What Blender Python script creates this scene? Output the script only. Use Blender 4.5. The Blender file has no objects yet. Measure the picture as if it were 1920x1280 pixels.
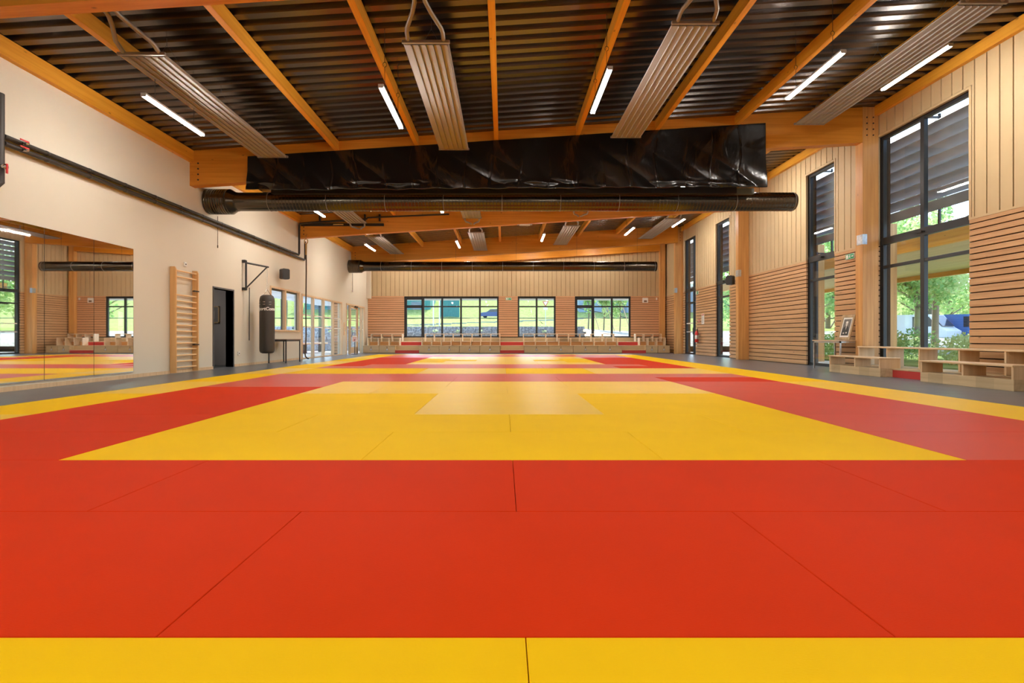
import bpy, bmesh, math, random
from mathutils import Vector, Matrix
random.seed(7)
R = math.radians
sc = bpy.context.scene

# ------------------------------------------------------------------ camera, world, sun, exposure
cam_d = bpy.data.cameras.new('camera'); cam = bpy.data.objects.new('camera', cam_d)
sc.collection.objects.link(cam); sc.camera = cam
FPX = 962.0
cam_d.sensor_fit = 'HORIZONTAL'; cam_d.sensor_width = 36.0
cam_d.lens = FPX / 1920 * 36.0
cam_d.shift_x = (960 - 944) / 1920; cam_d.shift_y = -(640 - 632) / 1920
cam_d.clip_start = 0.05; cam_d.clip_end = 600
EYE = 0.81
cam.location = (0, 0, EYE); cam.rotation_euler = (R(90), 0, 0)

world = bpy.data.worlds.new('World'); sc.world = world; world.use_nodes = True
wn = world.node_tree.nodes; wl = world.node_tree.links
sky = wn.new('ShaderNodeTexSky'); sky.sky_type = 'NISHITA'; sky.sun_disc = False
sky.sun_elevation = R(50); sky.sun_rotation = R(10); sky.air_density = 1.0; sky.dust_density = 1.5
bgn = wn['Background']; bgn.inputs['Strength'].default_value = 0.9
wl.new(sky.outputs[0], bgn.inputs[0])
sd = bpy.data.lights.new('sun', 'SUN'); sun = bpy.data.objects.new('sun', sd); sc.collection.objects.link(sun)
sd.energy = 7.5; sd.angle = R(0.6); sd.color = (1.0, 0.96, 0.88)
sun.rotation_euler = (R(-40), 0, R(-8))      # from beyond the far wall, 50 degrees high
sc.view_settings.view_transform = 'Standard'; sc.view_settings.look = 'None'
sc.view_settings.gamma = 1.0; sc.view_settings.use_curve_mapping = False
sc.view_settings.exposure = 0.12
LAMP = 215.0         # radiance of the LED tubes
cy = sc.cycles
cy.use_denoising = True
try: cy.denoiser = 'OPENIMAGEDENOISE'
except Exception: pass
cy.max_bounces = 8; cy.diffuse_bounces = 4; cy.glossy_bounces = 4; cy.transmission_bounces = 4; cy.transparent_max_bounces = 12
cy.sample_clamp_indirect = 6.0; cy.caustics_reflective = False; cy.caustics_refractive = False
try: cy.use_light_tree = True
except Exception: pass

# ------------------------------------------------------------------ helpers
def link(o): sc.collection.objects.link(o); return o
def tag(o, label=None, cat=None, group=None, kind=None):
    if label: o['label'] = label
    if cat: o['category'] = cat
    if group: o['group'] = group
    if kind: o['kind'] = kind
    return o
def empty(name, loc=(0, 0, 0), rz=0, label=None, cat=None, group=None, kind=None):
    o = bpy.data.objects.new(name, None); o.empty_display_size = 0.1
    o.location = loc; o.rotation_euler = (0, 0, rz); link(o)
    return tag(o, label, cat, group, kind)
def copy_tree(o, parent=None):
    c = o.copy(); link(c)
    if parent is not None: c.parent = parent
    for ch in list(o.children): copy_tree(ch, c)
    return c

class MB:
    def __init__(s): s.v = []; s.f = []; s.m = []; s.s = []
    def add(s, vs, fs, m=0, smooth=False):
        b = len(s.v); s.v += [tuple(v) for v in vs]
        for f in fs: s.f.append(tuple(b + i for i in f)); s.m.append(m); s.s.append(smooth)
    def box(s, x0, x1, y0, y1, z0, z1, m=0):
        vs = [(x, y, z) for z in (z0, z1) for y in (y0, y1) for x in (x0, x1)]
        s.add(vs, [(0, 2, 3, 1), (4, 5, 7, 6), (0, 1, 5, 4), (2, 6, 7, 3), (0, 4, 6, 2), (1, 3, 7, 5)], m); return s
    def obox(s, c, ax, ay, az, m=0):   # oriented box, half-axis vectors
        c, ax, ay, az = map(Vector, (c, ax, ay, az))
        vs = [c + ax * i + ay * j + az * k for k in (-1, 1) for j in (-1, 1) for i in (-1, 1)]
        s.add(vs, [(0, 2, 3, 1), (4, 5, 7, 6), (0, 1, 5, 4), (2, 6, 7, 3), (0, 4, 6, 2), (1, 3, 7, 5)], m); return s
    def prism(s, pts, d, m=0, smooth=False):   # pts: 3-D polygon, d: extrusion vector
        d = Vector(d); n = len(pts); vs = [Vector(p) for p in pts]; vs += [v + d for v in vs]
        s.add(vs, [tuple(range(n))[::-1], tuple(range(n, 2 * n))], m)
        s.add(vs, [(i, (i + 1) % n, n + (i + 1) % n, n + i) for i in range(n)], m, smooth); return s
    def tube(s, pts, r, n=10, m=0, caps=True, smooth=True):
        pts = [Vector(p) for p in pts]; k = len(pts); rs = r if isinstance(r, (list, tuple)) else [r] * k
        vs = []; up = None
        for i, p in enumerate(pts):
            t = (pts[min(i + 1, k - 1)] - pts[max(i - 1, 0)]).normalized()
            if up is None: up = Vector((0, 0, 1)) if abs(t.z) < .9 else Vector((1, 0, 0))
            a = t.cross(up).normalized(); b = a.cross(t).normalized(); up = b
            for j in range(n):
                w = 2 * math.pi * j / n; vs.append(p + (a * math.cos(w) + b * math.sin(w)) * rs[i])
        fs = [(i * n + j, i * n + (j + 1) % n, (i + 1) * n + (j + 1) % n, (i + 1) * n + j) for i in range(k - 1) for j in range(n)]
        s.add(vs, fs, m, smooth)
        if caps: s.add(vs[:n], [tuple(range(n))], m); s.add(vs[-n:], [tuple(range(n))[::-1]], m)
        return s
    def lathe(s, prof, c, n=24, m=0, axis='Z'):  # prof: (r, h)
        vs = []; c = Vector(c)
        for r, h in prof:
            for j in range(n):
                w = 2 * math.pi * j / n; a, b = r * math.cos(w), r * math.sin(w)
                vs.append(c + (Vector((a, b, h)) if axis == 'Z' else Vector((h, a, b)) if axis == 'X' else Vector((a, h, b))))
        k = len(prof)
        s.add(vs, [(i * n + j, i * n + (j + 1) % n, (i + 1) * n + (j + 1) % n, (i + 1) * n + j) for i in range(k - 1) for j in range(n)], m, True); return s
    def build(s, name, mat, parent=None, bevel=0, loc=None, **kw):
        me = bpy.data.meshes.new(name); me.from_pydata(s.v, [], s.f)
        for mt in (mat if isinstance(mat, (list, tuple)) else [mat]): me.materials.append(mt)
        me.polygons.foreach_set('material_index', s.m); me.polygons.foreach_set('use_smooth', s.s)
        bm = bmesh.new(); bm.from_mesh(me); bmesh.ops.recalc_face_normals(bm, faces=bm.faces); bm.to_mesh(me); bm.free()
        me.update()
        o = bpy.data.objects.new(name, me); link(o)
        if parent is not None: o.parent = parent
        if loc: o.location = loc
        if bevel:
            b = o.modifiers.new('bevel', 'BEVEL'); b.width = bevel; b.segments = 2; b.limit_method = 'ANGLE'; b.angle_limit = R(40)
        return tag(o, **kw)

# ------------------------------------------------------------------ materials
def nmat(name):
    m = bpy.data.materials.new(name); m.use_nodes = True; nt = m.node_tree
    return m, nt, nt.nodes['Principled BSDF']
def plain(name, col, rough=.5, metal=0, spec=None, bump=0, bscale=60, var=0, vscale=3):
    m, nt, b = nmat(name)
    b.inputs['Base Color'].default_value = (*col, 1); b.inputs['Roughness'].default_value = rough; b.inputs['Metallic'].default_value = metal
    if spec is not None: b.inputs['Specular IOR Level'].default_value = spec
    if bump or var:
        tc = nt.nodes.new('ShaderNodeTexCoord')
    if bump:
        n = nt.nodes.new('ShaderNodeTexNoise'); n.inputs['Scale'].default_value = bscale; n.inputs['Detail'].default_value = 3
        nt.links.new(tc.outputs['Object'], n.inputs['Vector'])
        bp = nt.nodes.new('ShaderNodeBump'); bp.inputs['Strength'].default_value = bump; bp.inputs['Distance'].default_value = .01
        nt.links.new(n.outputs['Fac'], bp.inputs['Height']); nt.links.new(bp.outputs[0], b.inputs['Normal'])
    if var:
        n = nt.nodes.new('ShaderNodeTexNoise'); n.inputs['Scale'].default_value = vscale; n.inputs['Detail'].default_value = 4
        nt.links.new(tc.outputs['Object'], n.inputs['Vector'])
        r = nt.nodes.new('ShaderNodeValToRGB'); r.color_ramp.elements[0].position = .3; r.color_ramp.elements[1].position = .7
        r.color_ramp.elements[0].color = (*[c * (1 - var) for c in col], 1); r.color_ramp.elements[1].color = (*[min(1, c * (1 + var)) for c in col], 1)
        nt.links.new(n.outputs['Fac'], r.inputs[0]); nt.links.new(r.outputs[0], b.inputs['Base Color'])
    return m
def wood(name, c1, c2, axis='X', rough=.55, scale=1.0, knots=True, band=None):
    """long grain along one object axis; band=(axis, pitch) varies the tone from board to board"""
    m, nt, b = nmat(name); N = nt.nodes; L = nt.links
    tc = N.new('ShaderNodeTexCoord'); mp = N.new('ShaderNodeMapping'); L.new(tc.outputs['Object'], mp.inputs[0])
    st = {'X': (.5, 14, 14), 'Y': (14, .5, 14), 'Z': (14, 14, .5)}[axis]
    mp.inputs['Scale'].default_value = [q * scale for q in st]
    n = N.new('ShaderNodeTexNoise'); n.inputs['Scale'].default_value = 1.0; n.inputs['Detail'].default_value = 5; n.inputs['Roughness'].default_value = .6
    L.new(mp.outputs[0], n.inputs[0])
    r = N.new('ShaderNodeValToRGB'); r.color_ramp.elements[0].position = .32; r.color_ramp.elements[1].position = .68
    r.color_ramp.elements[0].color = (*c1, 1); r.color_ramp.elements[1].color = (*c2, 1); L.new(n.outputs['Fac'], r.inputs[0])
    out = r.outputs[0]
    if knots:
        mk = N.new('ShaderNodeMapping'); L.new(tc.outputs['Object'], mk.inputs[0])
        mk.inputs['Scale'].default_value = {'X': (2.2, 4.5, 4.5), 'Y': (4.5, 2.2, 4.5), 'Z': (4.5, 4.5, 2.2)}[axis]
        v = N.new('ShaderNodeTexVoronoi'); v.inputs['Scale'].default_value = scale; L.new(mk.outputs[0], v.inputs['Vector'])
        kr = N.new('ShaderNodeValToRGB'); kr.color_ramp.elements[0].position = .03; kr.color_ramp.elements[1].position = .09
        kr.color_ramp.elements[0].color = (.35, .35, .35, 1); kr.color_ramp.elements[1].color = (1, 1, 1, 1); L.new(v.outputs['Distance'], kr.inputs[0])
        mx = N.new('ShaderNodeMix'); mx.data_type = 'RGBA'; mx.blend_type = 'MULTIPLY'; mx.inputs[0].default_value = .8
        L.new(out, mx.inputs[6]); L.new(kr.outputs[0], mx.inputs[7]); out = mx.outputs[2]
    if band:
        sp = N.new('ShaderNodeSeparateXYZ'); L.new(tc.outputs['Object'], sp.inputs[0])
        d = N.new('ShaderNodeMath'); d.operation = 'DIVIDE'; d.inputs[1].default_value = band[1]; L.new(sp.outputs[band[0]], d.inputs[0])
        fl = N.new('ShaderNodeMath'); fl.operation = 'FLOOR'; L.new(d.outputs[0], fl.inputs[0])
        wnz = N.new('ShaderNodeTexWhiteNoise'); wnz.noise_dimensions = '1D'; L.new(fl.outputs[0], wnz.inputs['W'])
        mr = N.new('ShaderNodeMapRange'); mr.inputs[3].default_value = .82; mr.inputs[4].default_value = 1.1; L.new(wnz.outputs['Value'], mr.inputs[0])
        mx = N.new('ShaderNodeMix'); mx.data_type = 'RGBA'; mx.blend_type = 'MULTIPLY'; mx.inputs[0].default_value = 1
        L.new(out, mx.inputs[6]); L.new(mr.outputs[0], mx.inputs[7]); out = mx.outputs[2]
    L.new(out, b.inputs['Base Color']); b.inputs['Roughness'].default_value = rough
    bp = N.new('ShaderNodeBump'); bp.inputs['Strength'].default_value = .12; bp.inputs['Distance'].default_value = .004
    L.new(n.outputs['Fac'], bp.inputs['Height']); L.new(bp.outputs[0], b.inputs['Normal'])
    return m
def matt_vinyl(name, col, rough, bumps=.25, spec=.3):
    m, nt, b = nmat(name); N = nt.nodes; L = nt.links
    tc = N.new('ShaderNodeTexCoord'); mp = N.new('ShaderNodeMapping'); L.new(tc.outputs['Object'], mp.inputs[0])
    mp.inputs['Scale'].default_value = (1, 3.2, 1)
    n = N.new('ShaderNodeTexNoise'); n.inputs['Scale'].default_value = 90; n.inputs['Detail'].default_value = 3; L.new(mp.outputs[0], n.inputs[0])
    bp = N.new('ShaderNodeBump'); bp.inputs['Strength'].default_value = bumps; bp.inputs['Distance'].default_value = .003
    L.new(n.outputs['Fac'], bp.inputs['Height']); L.new(bp.outputs[0], b.inputs['Normal'])
    n2 = N.new('ShaderNodeTexNoise'); n2.inputs['Scale'].default_value = 1.3; n2.inputs['Detail'].default_value = 4; L.new(tc.outputs['Object'], n2.inputs[0])
    r = N.new('ShaderNodeValToRGB'); r.color_ramp.elements[0].position = .3; r.color_ramp.elements[1].position = .75
    r.color_ramp.elements[0].color = (*[c * .95 for c in col], 1); r.color_ramp.elements[1].color = (*[min(1, c * 1.03) for c in col], 1)
    L.new(n2.outputs['Fac'], r.inputs[0]); L.new(r.outputs[0], b.inputs['Base Color'])
    b.inputs['Roughness'].default_value = rough; b.inputs['Specular IOR Level'].default_value = spec
    return m
def glass(name, tint=(.93, .97, .97)):
    m = bpy.data.materials.new(name); m.use_nodes = True; nt = m.node_tree; N = nt.nodes; N.clear(); L = nt.links
    o = N.new('ShaderNodeOutputMaterial'); t = N.new('ShaderNodeBsdfTransparent'); t.inputs[0].default_value = (*tint, 1)
    g = N.new('ShaderNodeBsdfGlossy'); g.inputs['Roughness'].default_value = .02
    f = N.new('ShaderNodeFresnel'); gm = N.new('ShaderNodeNewGeometry'); mr = N.new('ShaderNodeMapRange')
    mr.inputs[3].default_value = 1.5; mr.inputs[4].default_value = 1 / 1.5; L.new(gm.outputs['Backfacing'], mr.inputs[0]); L.new(mr.outputs[0], f.inputs[0]); mx = N.new('ShaderNodeMixShader')
    L.new(f.outputs[0], mx.inputs[0]); L.new(t.outputs[0], mx.inputs[1]); L.new(g.outputs[0], mx.inputs[2]); L.new(mx.outputs[0], o.inputs[0])
    return m
def emit(name, col, st):
    m, nt, b = nmat(name); b.inputs['Base Color'].default_value = (*col, 1)
    b.inputs['Emission Color'].default_value = (*col, 1); b.inputs['Emission Strength'].default_value = st
    return m
def leafy(name, c1, c2, trans=False):
    m, nt, b = nmat(name); N = nt.nodes; L = nt.links
    tc = N.new('ShaderNodeTexCoord'); n = N.new('ShaderNodeTexNoise'); n.inputs['Scale'].default_value = 2.5; n.inputs['Detail'].default_value = 5; L.new(tc.outputs['Object'], n.inputs[0])
    r = N.new('ShaderNodeValToRGB'); r.color_ramp.elements[0].position = .35; r.color_ramp.elements[1].position = .65
    r.color_ramp.elements[0].color = (*c1, 1); r.color_ramp.elements[1].color = (*c2, 1); L.new(n.outputs['Fac'], r.inputs[0]); L.new(r.outputs[0], b.inputs['Base Color'])
    b.inputs['Roughness'].default_value = .8; b.inputs['Specular IOR Level'].default_value = 0 if not trans else .2
    if trans:
        o = N['Material Output']; t = N.new('ShaderNodeBsdfTranslucent'); L.new(r.outputs[0], t.inputs[0]); mx = N.new('ShaderNodeMixShader'); mx.inputs[0].default_value = .45
        L.new(b.outputs[0], mx.inputs[1]); L.new(t.outputs[0], mx.inputs[2]); L.new(mx.outputs[0], o.inputs[0])
    return m

YEL = (1.0, .585, .003); RED = (.68, .034, .002)
M = dict(
    yel=[matt_vinyl('yellow mat vinyl', YEL, .40, .15, .8), matt_vinyl('yellow mat vinyl worn', YEL, .58, .25, .06), matt_vinyl('yellow mat vinyl satin', YEL, .48, .2, .35)],
    red=[matt_vinyl('red mat vinyl', RED, .40, .15, .8), matt_vinyl('red mat vinyl worn', RED, .58, .25, .05), matt_vinyl('red mat vinyl satin', RED, .48, .2, .35)],
    floor=plain('grey linoleum', (.125, .135, .15), .30, bump=.08, bscale=120, var=.12),
    plaster=plain('cream plaster', (.68, .62, .51), .85, bump=.08, bscale=25),
    white=plain('white plastic', (.8, .8, .78), .4),
    corrw=plain('grey corridor wall', (.32, .30, .29), .8),
    corrf=plain('corridor floor', (.08, .09, .09), .5),
    glulamX=wood('glulam along X', (.58, .21, .014), (.74, .31, .034), 'X', .45),
    glulamY=wood('glulam along Y', (.70, .30, .020), (.86, .43, .048), 'Y', .45),
    glulamZ=wood('glulam along Z', (.52, .24, .07), (.74, .40, .13), 'Z', .42),
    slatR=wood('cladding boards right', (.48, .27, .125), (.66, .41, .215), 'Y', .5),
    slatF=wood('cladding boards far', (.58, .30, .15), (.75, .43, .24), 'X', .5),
    panel=plain('cream wall panelling', (.575, .435, .25), .6, var=.03, vscale=2), panelbk=plain('panel joint shade', (.30, .19, .09), .8),  # joint backing darker than the panels, rib shadow put into its colour
    groove=plain('dark groove', (.03, .018, .01), .9),
    alu=plain('dark grey aluminium', (.035, .038, .042), .4, .3),
    glass=glass('window glass'),
    deck=plain('black steel deck', (.16, .14, .13), .25, .95, bump=.15, bscale=4),
    led=emit('led tube', (1.0, .94, .85), LAMP),
    lampb=plain('lamp housing', (.5, .5, .5), .4),
    heat=plain('grey radiant panel', (.31, .29, .28), .55),
    heatg=plain('radiant panel groove', (.05, .045, .04), .6),
    pipegrey=plain('grey pipe', (.30, .27, .25), .4, .4),
    black=plain('black satin', (.016, .014, .013), .35),
    blackp=plain('black pipe insulation', (.03, .024, .019), .55, bump=.2, bscale=40),
    duct=plain('black spiral duct', (.11, .095, .075), .24, 1),
    tarp=None,
    steel=plain('galvanised steel', (.55, .56, .58), .35, .8, var=.15, vscale=20),
    chrome=plain('bright steel', (.7, .7, .7), .25, 1),
    mirror=plain('mirror glass', (.93, .93, .92), .015, 1),
    birch=wood('light birch', (.66, .45, .25), (.80, .60, .38), 'Y', .5, knots=False),
    birchLitX=wood('light birch far lit', (.84, .64, .42), (.93, .78, .58), 'X', .5, knots=False),  # paler than the near birch: window light put into the colour
    birchD=wood('light birch upright', (.66, .45, .25), (.80, .60, .38), 'Z', .5, knots=False),
    block=wood('oak block board', (.52, .38, .21), (.70, .54, .33), 'Y', .5, knots=False, band=(1, .31)),
    blockX=wood('oak block board far', (.50, .34, .17), (.66, .48, .27), 'X', .5, knots=False),
    barwood=wood('wall bar beech', (.64, .34, .12), (.78, .46, .19), 'Z', .4, knots=False),
    rung=wood('rung beech', (.78, .50, .24), (.88, .62, .34), 'Y', .4, knots=False),
    framew=wood('pale timber frame', (.62, .42, .24), (.76, .55, .34), 'Z', .5, knots=False),
    redriser=plain('red carpet riser', (.56, .05, .04), .8),
    bag=plain('dark grey vinyl', (.045, .038, .032), .45, bump=.25, bscale=90),
    redp=plain('red paint', (.62, .02, .02), .35),
    green=plain('sign green', (.02, .36, .14), .4),
    paper=plain('paper white', (.82, .80, .76), .7),
    goldw=wood('old frame wood', (.34, .22, .10), (.52, .36, .19), 'Z', .4, knots=False),
    rope=plain('rope', (.10, .07, .045), .9, bump=.5, bscale=200),
    ropeT=plain('rope splice tan', (.45, .28, .10), .9, bump=.5, bscale=200),
    grass=leafy('grass', (.20, .26, .075), (.33, .38, .14)),
    leaf=leafy('leaves', (.20, .40, .12), (.42, .62, .24), True),
    leafy=leafy('bright leaves', (.45, .58, .22), (.70, .78, .42), True),
    bark=plain('bark', (.22, .17, .12), .9, bump=.5, bscale=20),
    stone=plain('gabion stone', (.42, .42, .42), .9, bump=1, bscale=6, var=.55, vscale=9),
    pave=plain('pale paving', (.36, .35, .33), .9, spec=0, var=.1),
    gravel=plain('gravel', (.36, .35, .30), .9, spec=0, bump=.6, bscale=10, var=.3, vscale=8),
    road=plain('asphalt', (.28, .28, .29), .9, spec=0),
    blade=plain('louvre blade', (.36, .36, .38), .5, var=.08),
    carblue2=plain('bright blue van paint', (.06, .16, .42), .25),
    carblue=plain('blue car paint', (.03, .07, .20), .25), carwhite=plain('white car paint', (.8, .82, .85), .25),
    carglass=plain('car glass', (.03, .04, .05), .1), tyre=plain('tyre', (.02, .02, .02), .8),
    teal=plain('teal cladding', (.05, .22, .20), .6, var=.1), bluewall=plain('blue grey render', (.22, .30, .38), .8),
    extw=plain('white soffit', (.75, .75, .74), .7),
    skin=plain('print grey light', (.55, .52, .48), .6), suit=plain('print black', (.02, .02, .022), .5), grey=plain('print mid grey', (.16, .15, .14), .6),
    soffit=wood('pale soffit boards', (.72, .50, .30), (.86, .64, .42), 'Y', .6, knots=False),
    shaded_ply=wood('orange birch ply', (.66, .34, .12), (.80, .46, .20), 'X', .5, knots=False),  # darker orange carries the shadow on the upper plinth riser
    carpale=plain('pale window glass', (.12, .16, .2), .2),
    table=plain('table laminate', (.20, .13, .09), .4), tableR=wood('table birch', (.55, .40, .26), (.66, .50, .34), 'Y', .4, knots=False),
)
# glossy black plastic sheet
def tarpmat():
    m, nt, b = nmat('black plastic sheet'); N = nt.nodes; L = nt.links
    b.inputs['Base Color'].default_value = (.007, .006, .0055, 1); b.inputs['Roughness'].default_value = .19; b.inputs['Specular IOR Level'].default_value = .7
    tc = N.new('ShaderNodeTexCoord'); mp = N.new('ShaderNodeMapping'); L.new(tc.outputs['Object'], mp.inputs[0]); mp.inputs['Scale'].default_value = (1, 1, .6)
    n = N.new('ShaderNodeTexNoise'); n.inputs['Scale'].default_value = 2.2; n.inputs['Detail'].default_value = 3; n.inputs['Distortion'].default_value = .6; L.new(mp.outputs[0], n.inputs[0])
    bp = N.new('ShaderNodeBump'); bp.inputs['Strength'].default_value = .4; bp.inputs['Distance'].default_value = .06
    L.new(n.outputs['Fac'], bp.inputs['Height']); L.new(bp.outputs[0], b.inputs['Normal']); return m
M['tarp'] = tarpmat()

# ------------------------------------------------------------------ room constants
XL, XR, YF, YB = -7.4, 8.85, 28.0, -8.0
def roofz(x): return 5.21 + .0645 * (x - XL)
BEAMS = [5.72, 12.1, 18.5, 24.92]       # front faces, 0.2 thick
MX0, MX1 = -5.94, 6.06                  # mat field
MY0, MY1 = .387, 24.387
PIT = .04

def cells(u0, u1, v0, v1, holes):
    us = sorted({u0, u1, *[h[0] for h in holes], *[h[1] for h in holes]}); us = [u for u in us if u0 <= u <= u1]
    vs = sorted({v0, v1, *[h[2] for h in holes], *[h[3] for h in holes]}); vs = [v for v in vs if v0 <= v <= v1]
    out = []
    for a, b in zip(us, us[1:]):
        run = None
        for c, d in zip(vs, vs[1:]):
            cu, cv = (a + b) / 2, (c + d) / 2
            if any(h[0] < cu < h[1] and h[2] < cv < h[3] for h in holes):
                if run: out.append((a, b, *run)); run = None
            else: run = (run[0], d) if run else (c, d)
        if run: out.append((a, b, *run))
    return out

# floor with the recess the mats lie in
mb = MB(); mb.box(XL - .2, XR + .35, YB, YF + .2, -.14, -PIT)
for a, b, c, d in cells(XL - .2, XR + .35, YB, YF + .2, [(MX0 - .005, MX1 + .005, MY0 - .005, MY1 + .005)]):
    mb.box(a, b, c, d, -PIT, 0)
mb.build('floor', M['floor'], kind='structure')

# ceiling: trapezoidal steel deck, ribs across the hall
mb = MB(); prof = []
y = YB
while y < YF + .2:
    prof += [(y, 0), (y + .10, 0), (y + .125, .07), (y + .165, .07), (y + .17, .058), (y + .18, .058), (y + .185, .07), (y + .225, .07), (y + .25, 0)]; y += .27
vs = []
for x in (XL - .2, XR + .35):
    for (yy, h) in prof: vs.append((x, yy, roofz(x) + h))
n = len(prof); mb.add(vs, [(i, i + 1, n + i + 1, n + i) for i in range(n - 1)])
for (xa, xb) in ((XL - .2, XR + .35),):
    mb.prism([(xa, YB, roofz(xa) + .09), (xb, YB, roofz(xb) + .09), (xb, YB, roofz(xb) + .3), (xa, YB, roofz(xa) + .3)], (0, YF + .2 - YB, 0))
mb.build('ceiling', M['deck'], kind='structure')

# left wall
LH = [(13.09, 14.04, 0, 2.07), (16.25, 18.63, 1.04, 2.45), (18.8, 23.5, 0, 2.41), (24.13, 27.3, 0, 2.42)]
mb = MB()
for a, b, c, d in cells(YB, YF, 0, 5.2, LH): mb.box(XL - .2, XL, a, b, c, d)
wl_ = mb.build('wall_left', M['plaster'], kind='structure')
mb = MB()
for a, b in ((YB, 13.05), (14.1, 18.75)): mb.box(XL, XL + .018, a, b, 0, .07)
mb.build('baseboard_left', M['framew'], kind='structure')
mb = MB(); mb.box(XL, XL + .22, YF - .30, YF - .12, 2.9, 5.19); mb.build('trim_1', M['plaster'], kind='structure')

# back wall behind the camera
mb = MB(); mb.box(XL - .2, XR + .35, YB - .2, YB, 0, 6.3); mb.build('wall_back', M['plaster'], kind='structure')

# right wall: structure, board cladding below 3.05, vertical panelling above
WT = 5.52
RW = [(9.75, 12.13, WT), (13.72, 15.0, WT), (20.1, 21.4, WT), (23.62, 25.1, WT), (1.2, 3.6, WT), (-5.2, -2.8, WT)]
RH = [(a, b, .0, t) for a, b, t in RW]
wr = empty('wall_right', kind='structure')
mb = MB()
for a, b, c, d in cells(YB, YF + .2, 0, 6.3, RH): mb.box(XR + .05, XR + .3, a, b, c, d)
mb.build('wall_core', M['groove'], wr)
def spans(lo, hi, blocks):
    out = []; p = lo
    for a, b in sorted(blocks):
        if b <= lo or a >= hi: continue
        if a > p: out.append((p, a))
        p = max(p, b)
    if p < hi: out.append((p, hi))
    return out
ZB = []
z = .015
while z < 1.86: ZB.append((z, z + .117)); z += .137
z0_ = z
while z < 2.99: ZB.append((z, z + .094)); z += .1145
mb = MB()
for z, z2 in ZB:
    for a, b in spans(YB, YF, [(w[0], w[1]) for w in RW]): mb.box(XR, XR + .05, a, b, z, z2)
mb.build('board_cladding', M['slatR'], wr, bevel=.004)
mb = MB(); y = YB
while y < YF:
    a, b = y + .012, min(y + .233, YF)
    for (c, d) in [(a, b)]:
        segs = [(3.08, 6.28)]
        pieces = []
        cuts = sorted({c, d, *[e for w in RW for e in (w[0] - .06, w[1] + .06) if c < e < d]})
        for p, q in zip(cuts, cuts[1:]):
            mid = (p + q) / 2; w = [w for w in RW if w[0] - .06 < mid < w[1] + .06]
            mb.box(XR, XR + .03, p, q, (w[0][2] + .06) if w else 3.08, 6.28)
    y += .245
mb.build('vertical_panelling', M['panel'], wr)
mb = MB()
for a, b in spans(YB, YF, [(w[0] - .05, w[1] + .05) for w in RW]): mb.box(XR + .03, XR + .05, a, b, 3.08, 6.28)
for w in RW: mb.box(XR + .03, XR + .05, w[0] - .05, w[1] + .05, w[2] + .05, 6.28)
mb.build('panel_joint', M['panelbk'], wr)
mb = MB()
for a, b, t in RW:
    mb.box(XR - .01, XR + .06, a - .05, a, 3.08, t); mb.box(XR - .01, XR + .06, b, b + .05, 3.08, t); mb.box(XR - .01, XR + .06, a - .05, b + .05, t, t + .05)
for a, b in spans(YB, YF, [(w[0], w[1]) for w in RW]): mb.box(XR - .008, XR + .05, a, b, 3.035, 3.08)
mb.build('window_reveal', M['panel'], wr)

# far wall
FW = [(-5.42, -.26, 5), (.78, 2.85, 2), (3.9, 6.95, 3)]
FH = [(a, b, .80, 3.02) for a, b, k in FW]
wf = empty('wall_far', kind='structure')
mb = MB()
for a, b, c, d in cells(XL - .2, XR + .3, 0, 5.2, FH): mb.box(a, b, YF + .05, YF + .25, c, d)
mb.prism([(XL - .2, YF + .05, 5.2), (XR + .3, YF + .05, 5.2), (XR + .3, YF + .05, 6.3)], (0, .2, 0))
mb.build('wall_core', M['groove'], wf)
mb = MB()
for z, z2 in ZB:
    if z < .8: continue
    for a, b in spans(XL, XR, [(w[0], w[1]) for w in FW]): mb.box(a, b, YF, YF + .05, z, z2)
mb.build('board_cladding', M['slatF'], wf, bevel=.004)
mb = MB()
mb.box(XL, XR, YF, YF + .05, 0, .79)
mb.build('lower_panel', M['panel'], wf)
mb = MB(); x = XL + .01
while x < XR - .02:
    a, b = x + .012, min(x + .233, XR)
    mb.prism([(a, YF, 3.04), (b, YF, 3.04), (b, YF, roofz(b)), (a, YF, roofz(a))], (0, .03, 0)); x += .245
mb.build('vertical_panelling', M['panel'], wf)
mb = MB(); mb.prism([(XL, YF + .03, 3.04), (XR, YF + .03, 3.04), (XR, YF + .03, roofz(XR)), (XL, YF + .03, roofz(XL))], (0, .02, 0)); mb.build('panel_joint', M['panelbk'], wf)

# ------------------------------------------------------------------ windows
def window_right(i, y0, y1, top, mull, door=False):
    w = empty('window_%d' % i, (XR + .12, 0, 0), kind='structure'); f = MB(); t = .07
    def fr(a, b, c, d, dx=.04): f.box(-dx, dx, a, b, c, d)
    fr(y0, y0 + t, 0, top); fr(y1 - t, y1, 0, top); fr(y0 + .002, y1 - .002, top - t, top - .002, .038); fr(y0 + .002, y1 - .002, .002, .08, .038)
    fr(y0 - .002, y1 + .002, 2.98, 3.14, .05); fr(y0 + .002, y1 - .002, 2.42, 2.49, .036)
    for m_ in mull: fr(m_ - .05, m_ + .05, 0, top, .045)
    f.build('window_frame', M['alu'], w, bevel=.004)
    g = MB(); g.box(-.006, .006, y0 + t - .01, y1 - t + .01, .07, top - t + .01); g.build('pane', M['glass'], w)
    h = MB(); ym = (y0 + y1) / 2
    h.box(-.10, -.05, ym - .09, ym + .09, 3.04, 3.06); h.box(-.12, -.09, ym - .07, ym - .04, 3.03, 3.07); h.build('vent_latch', M['black'], w)
    return w
window_right(1, 9.75, 12.13, WT, [10.94]); window_right(2, 13.72, 15.0, WT, []); window_right(3, 20.1, 21.4, WT, [])
w4 = window_right(4, 23.62, 25.1, WT, [24.1])
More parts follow.
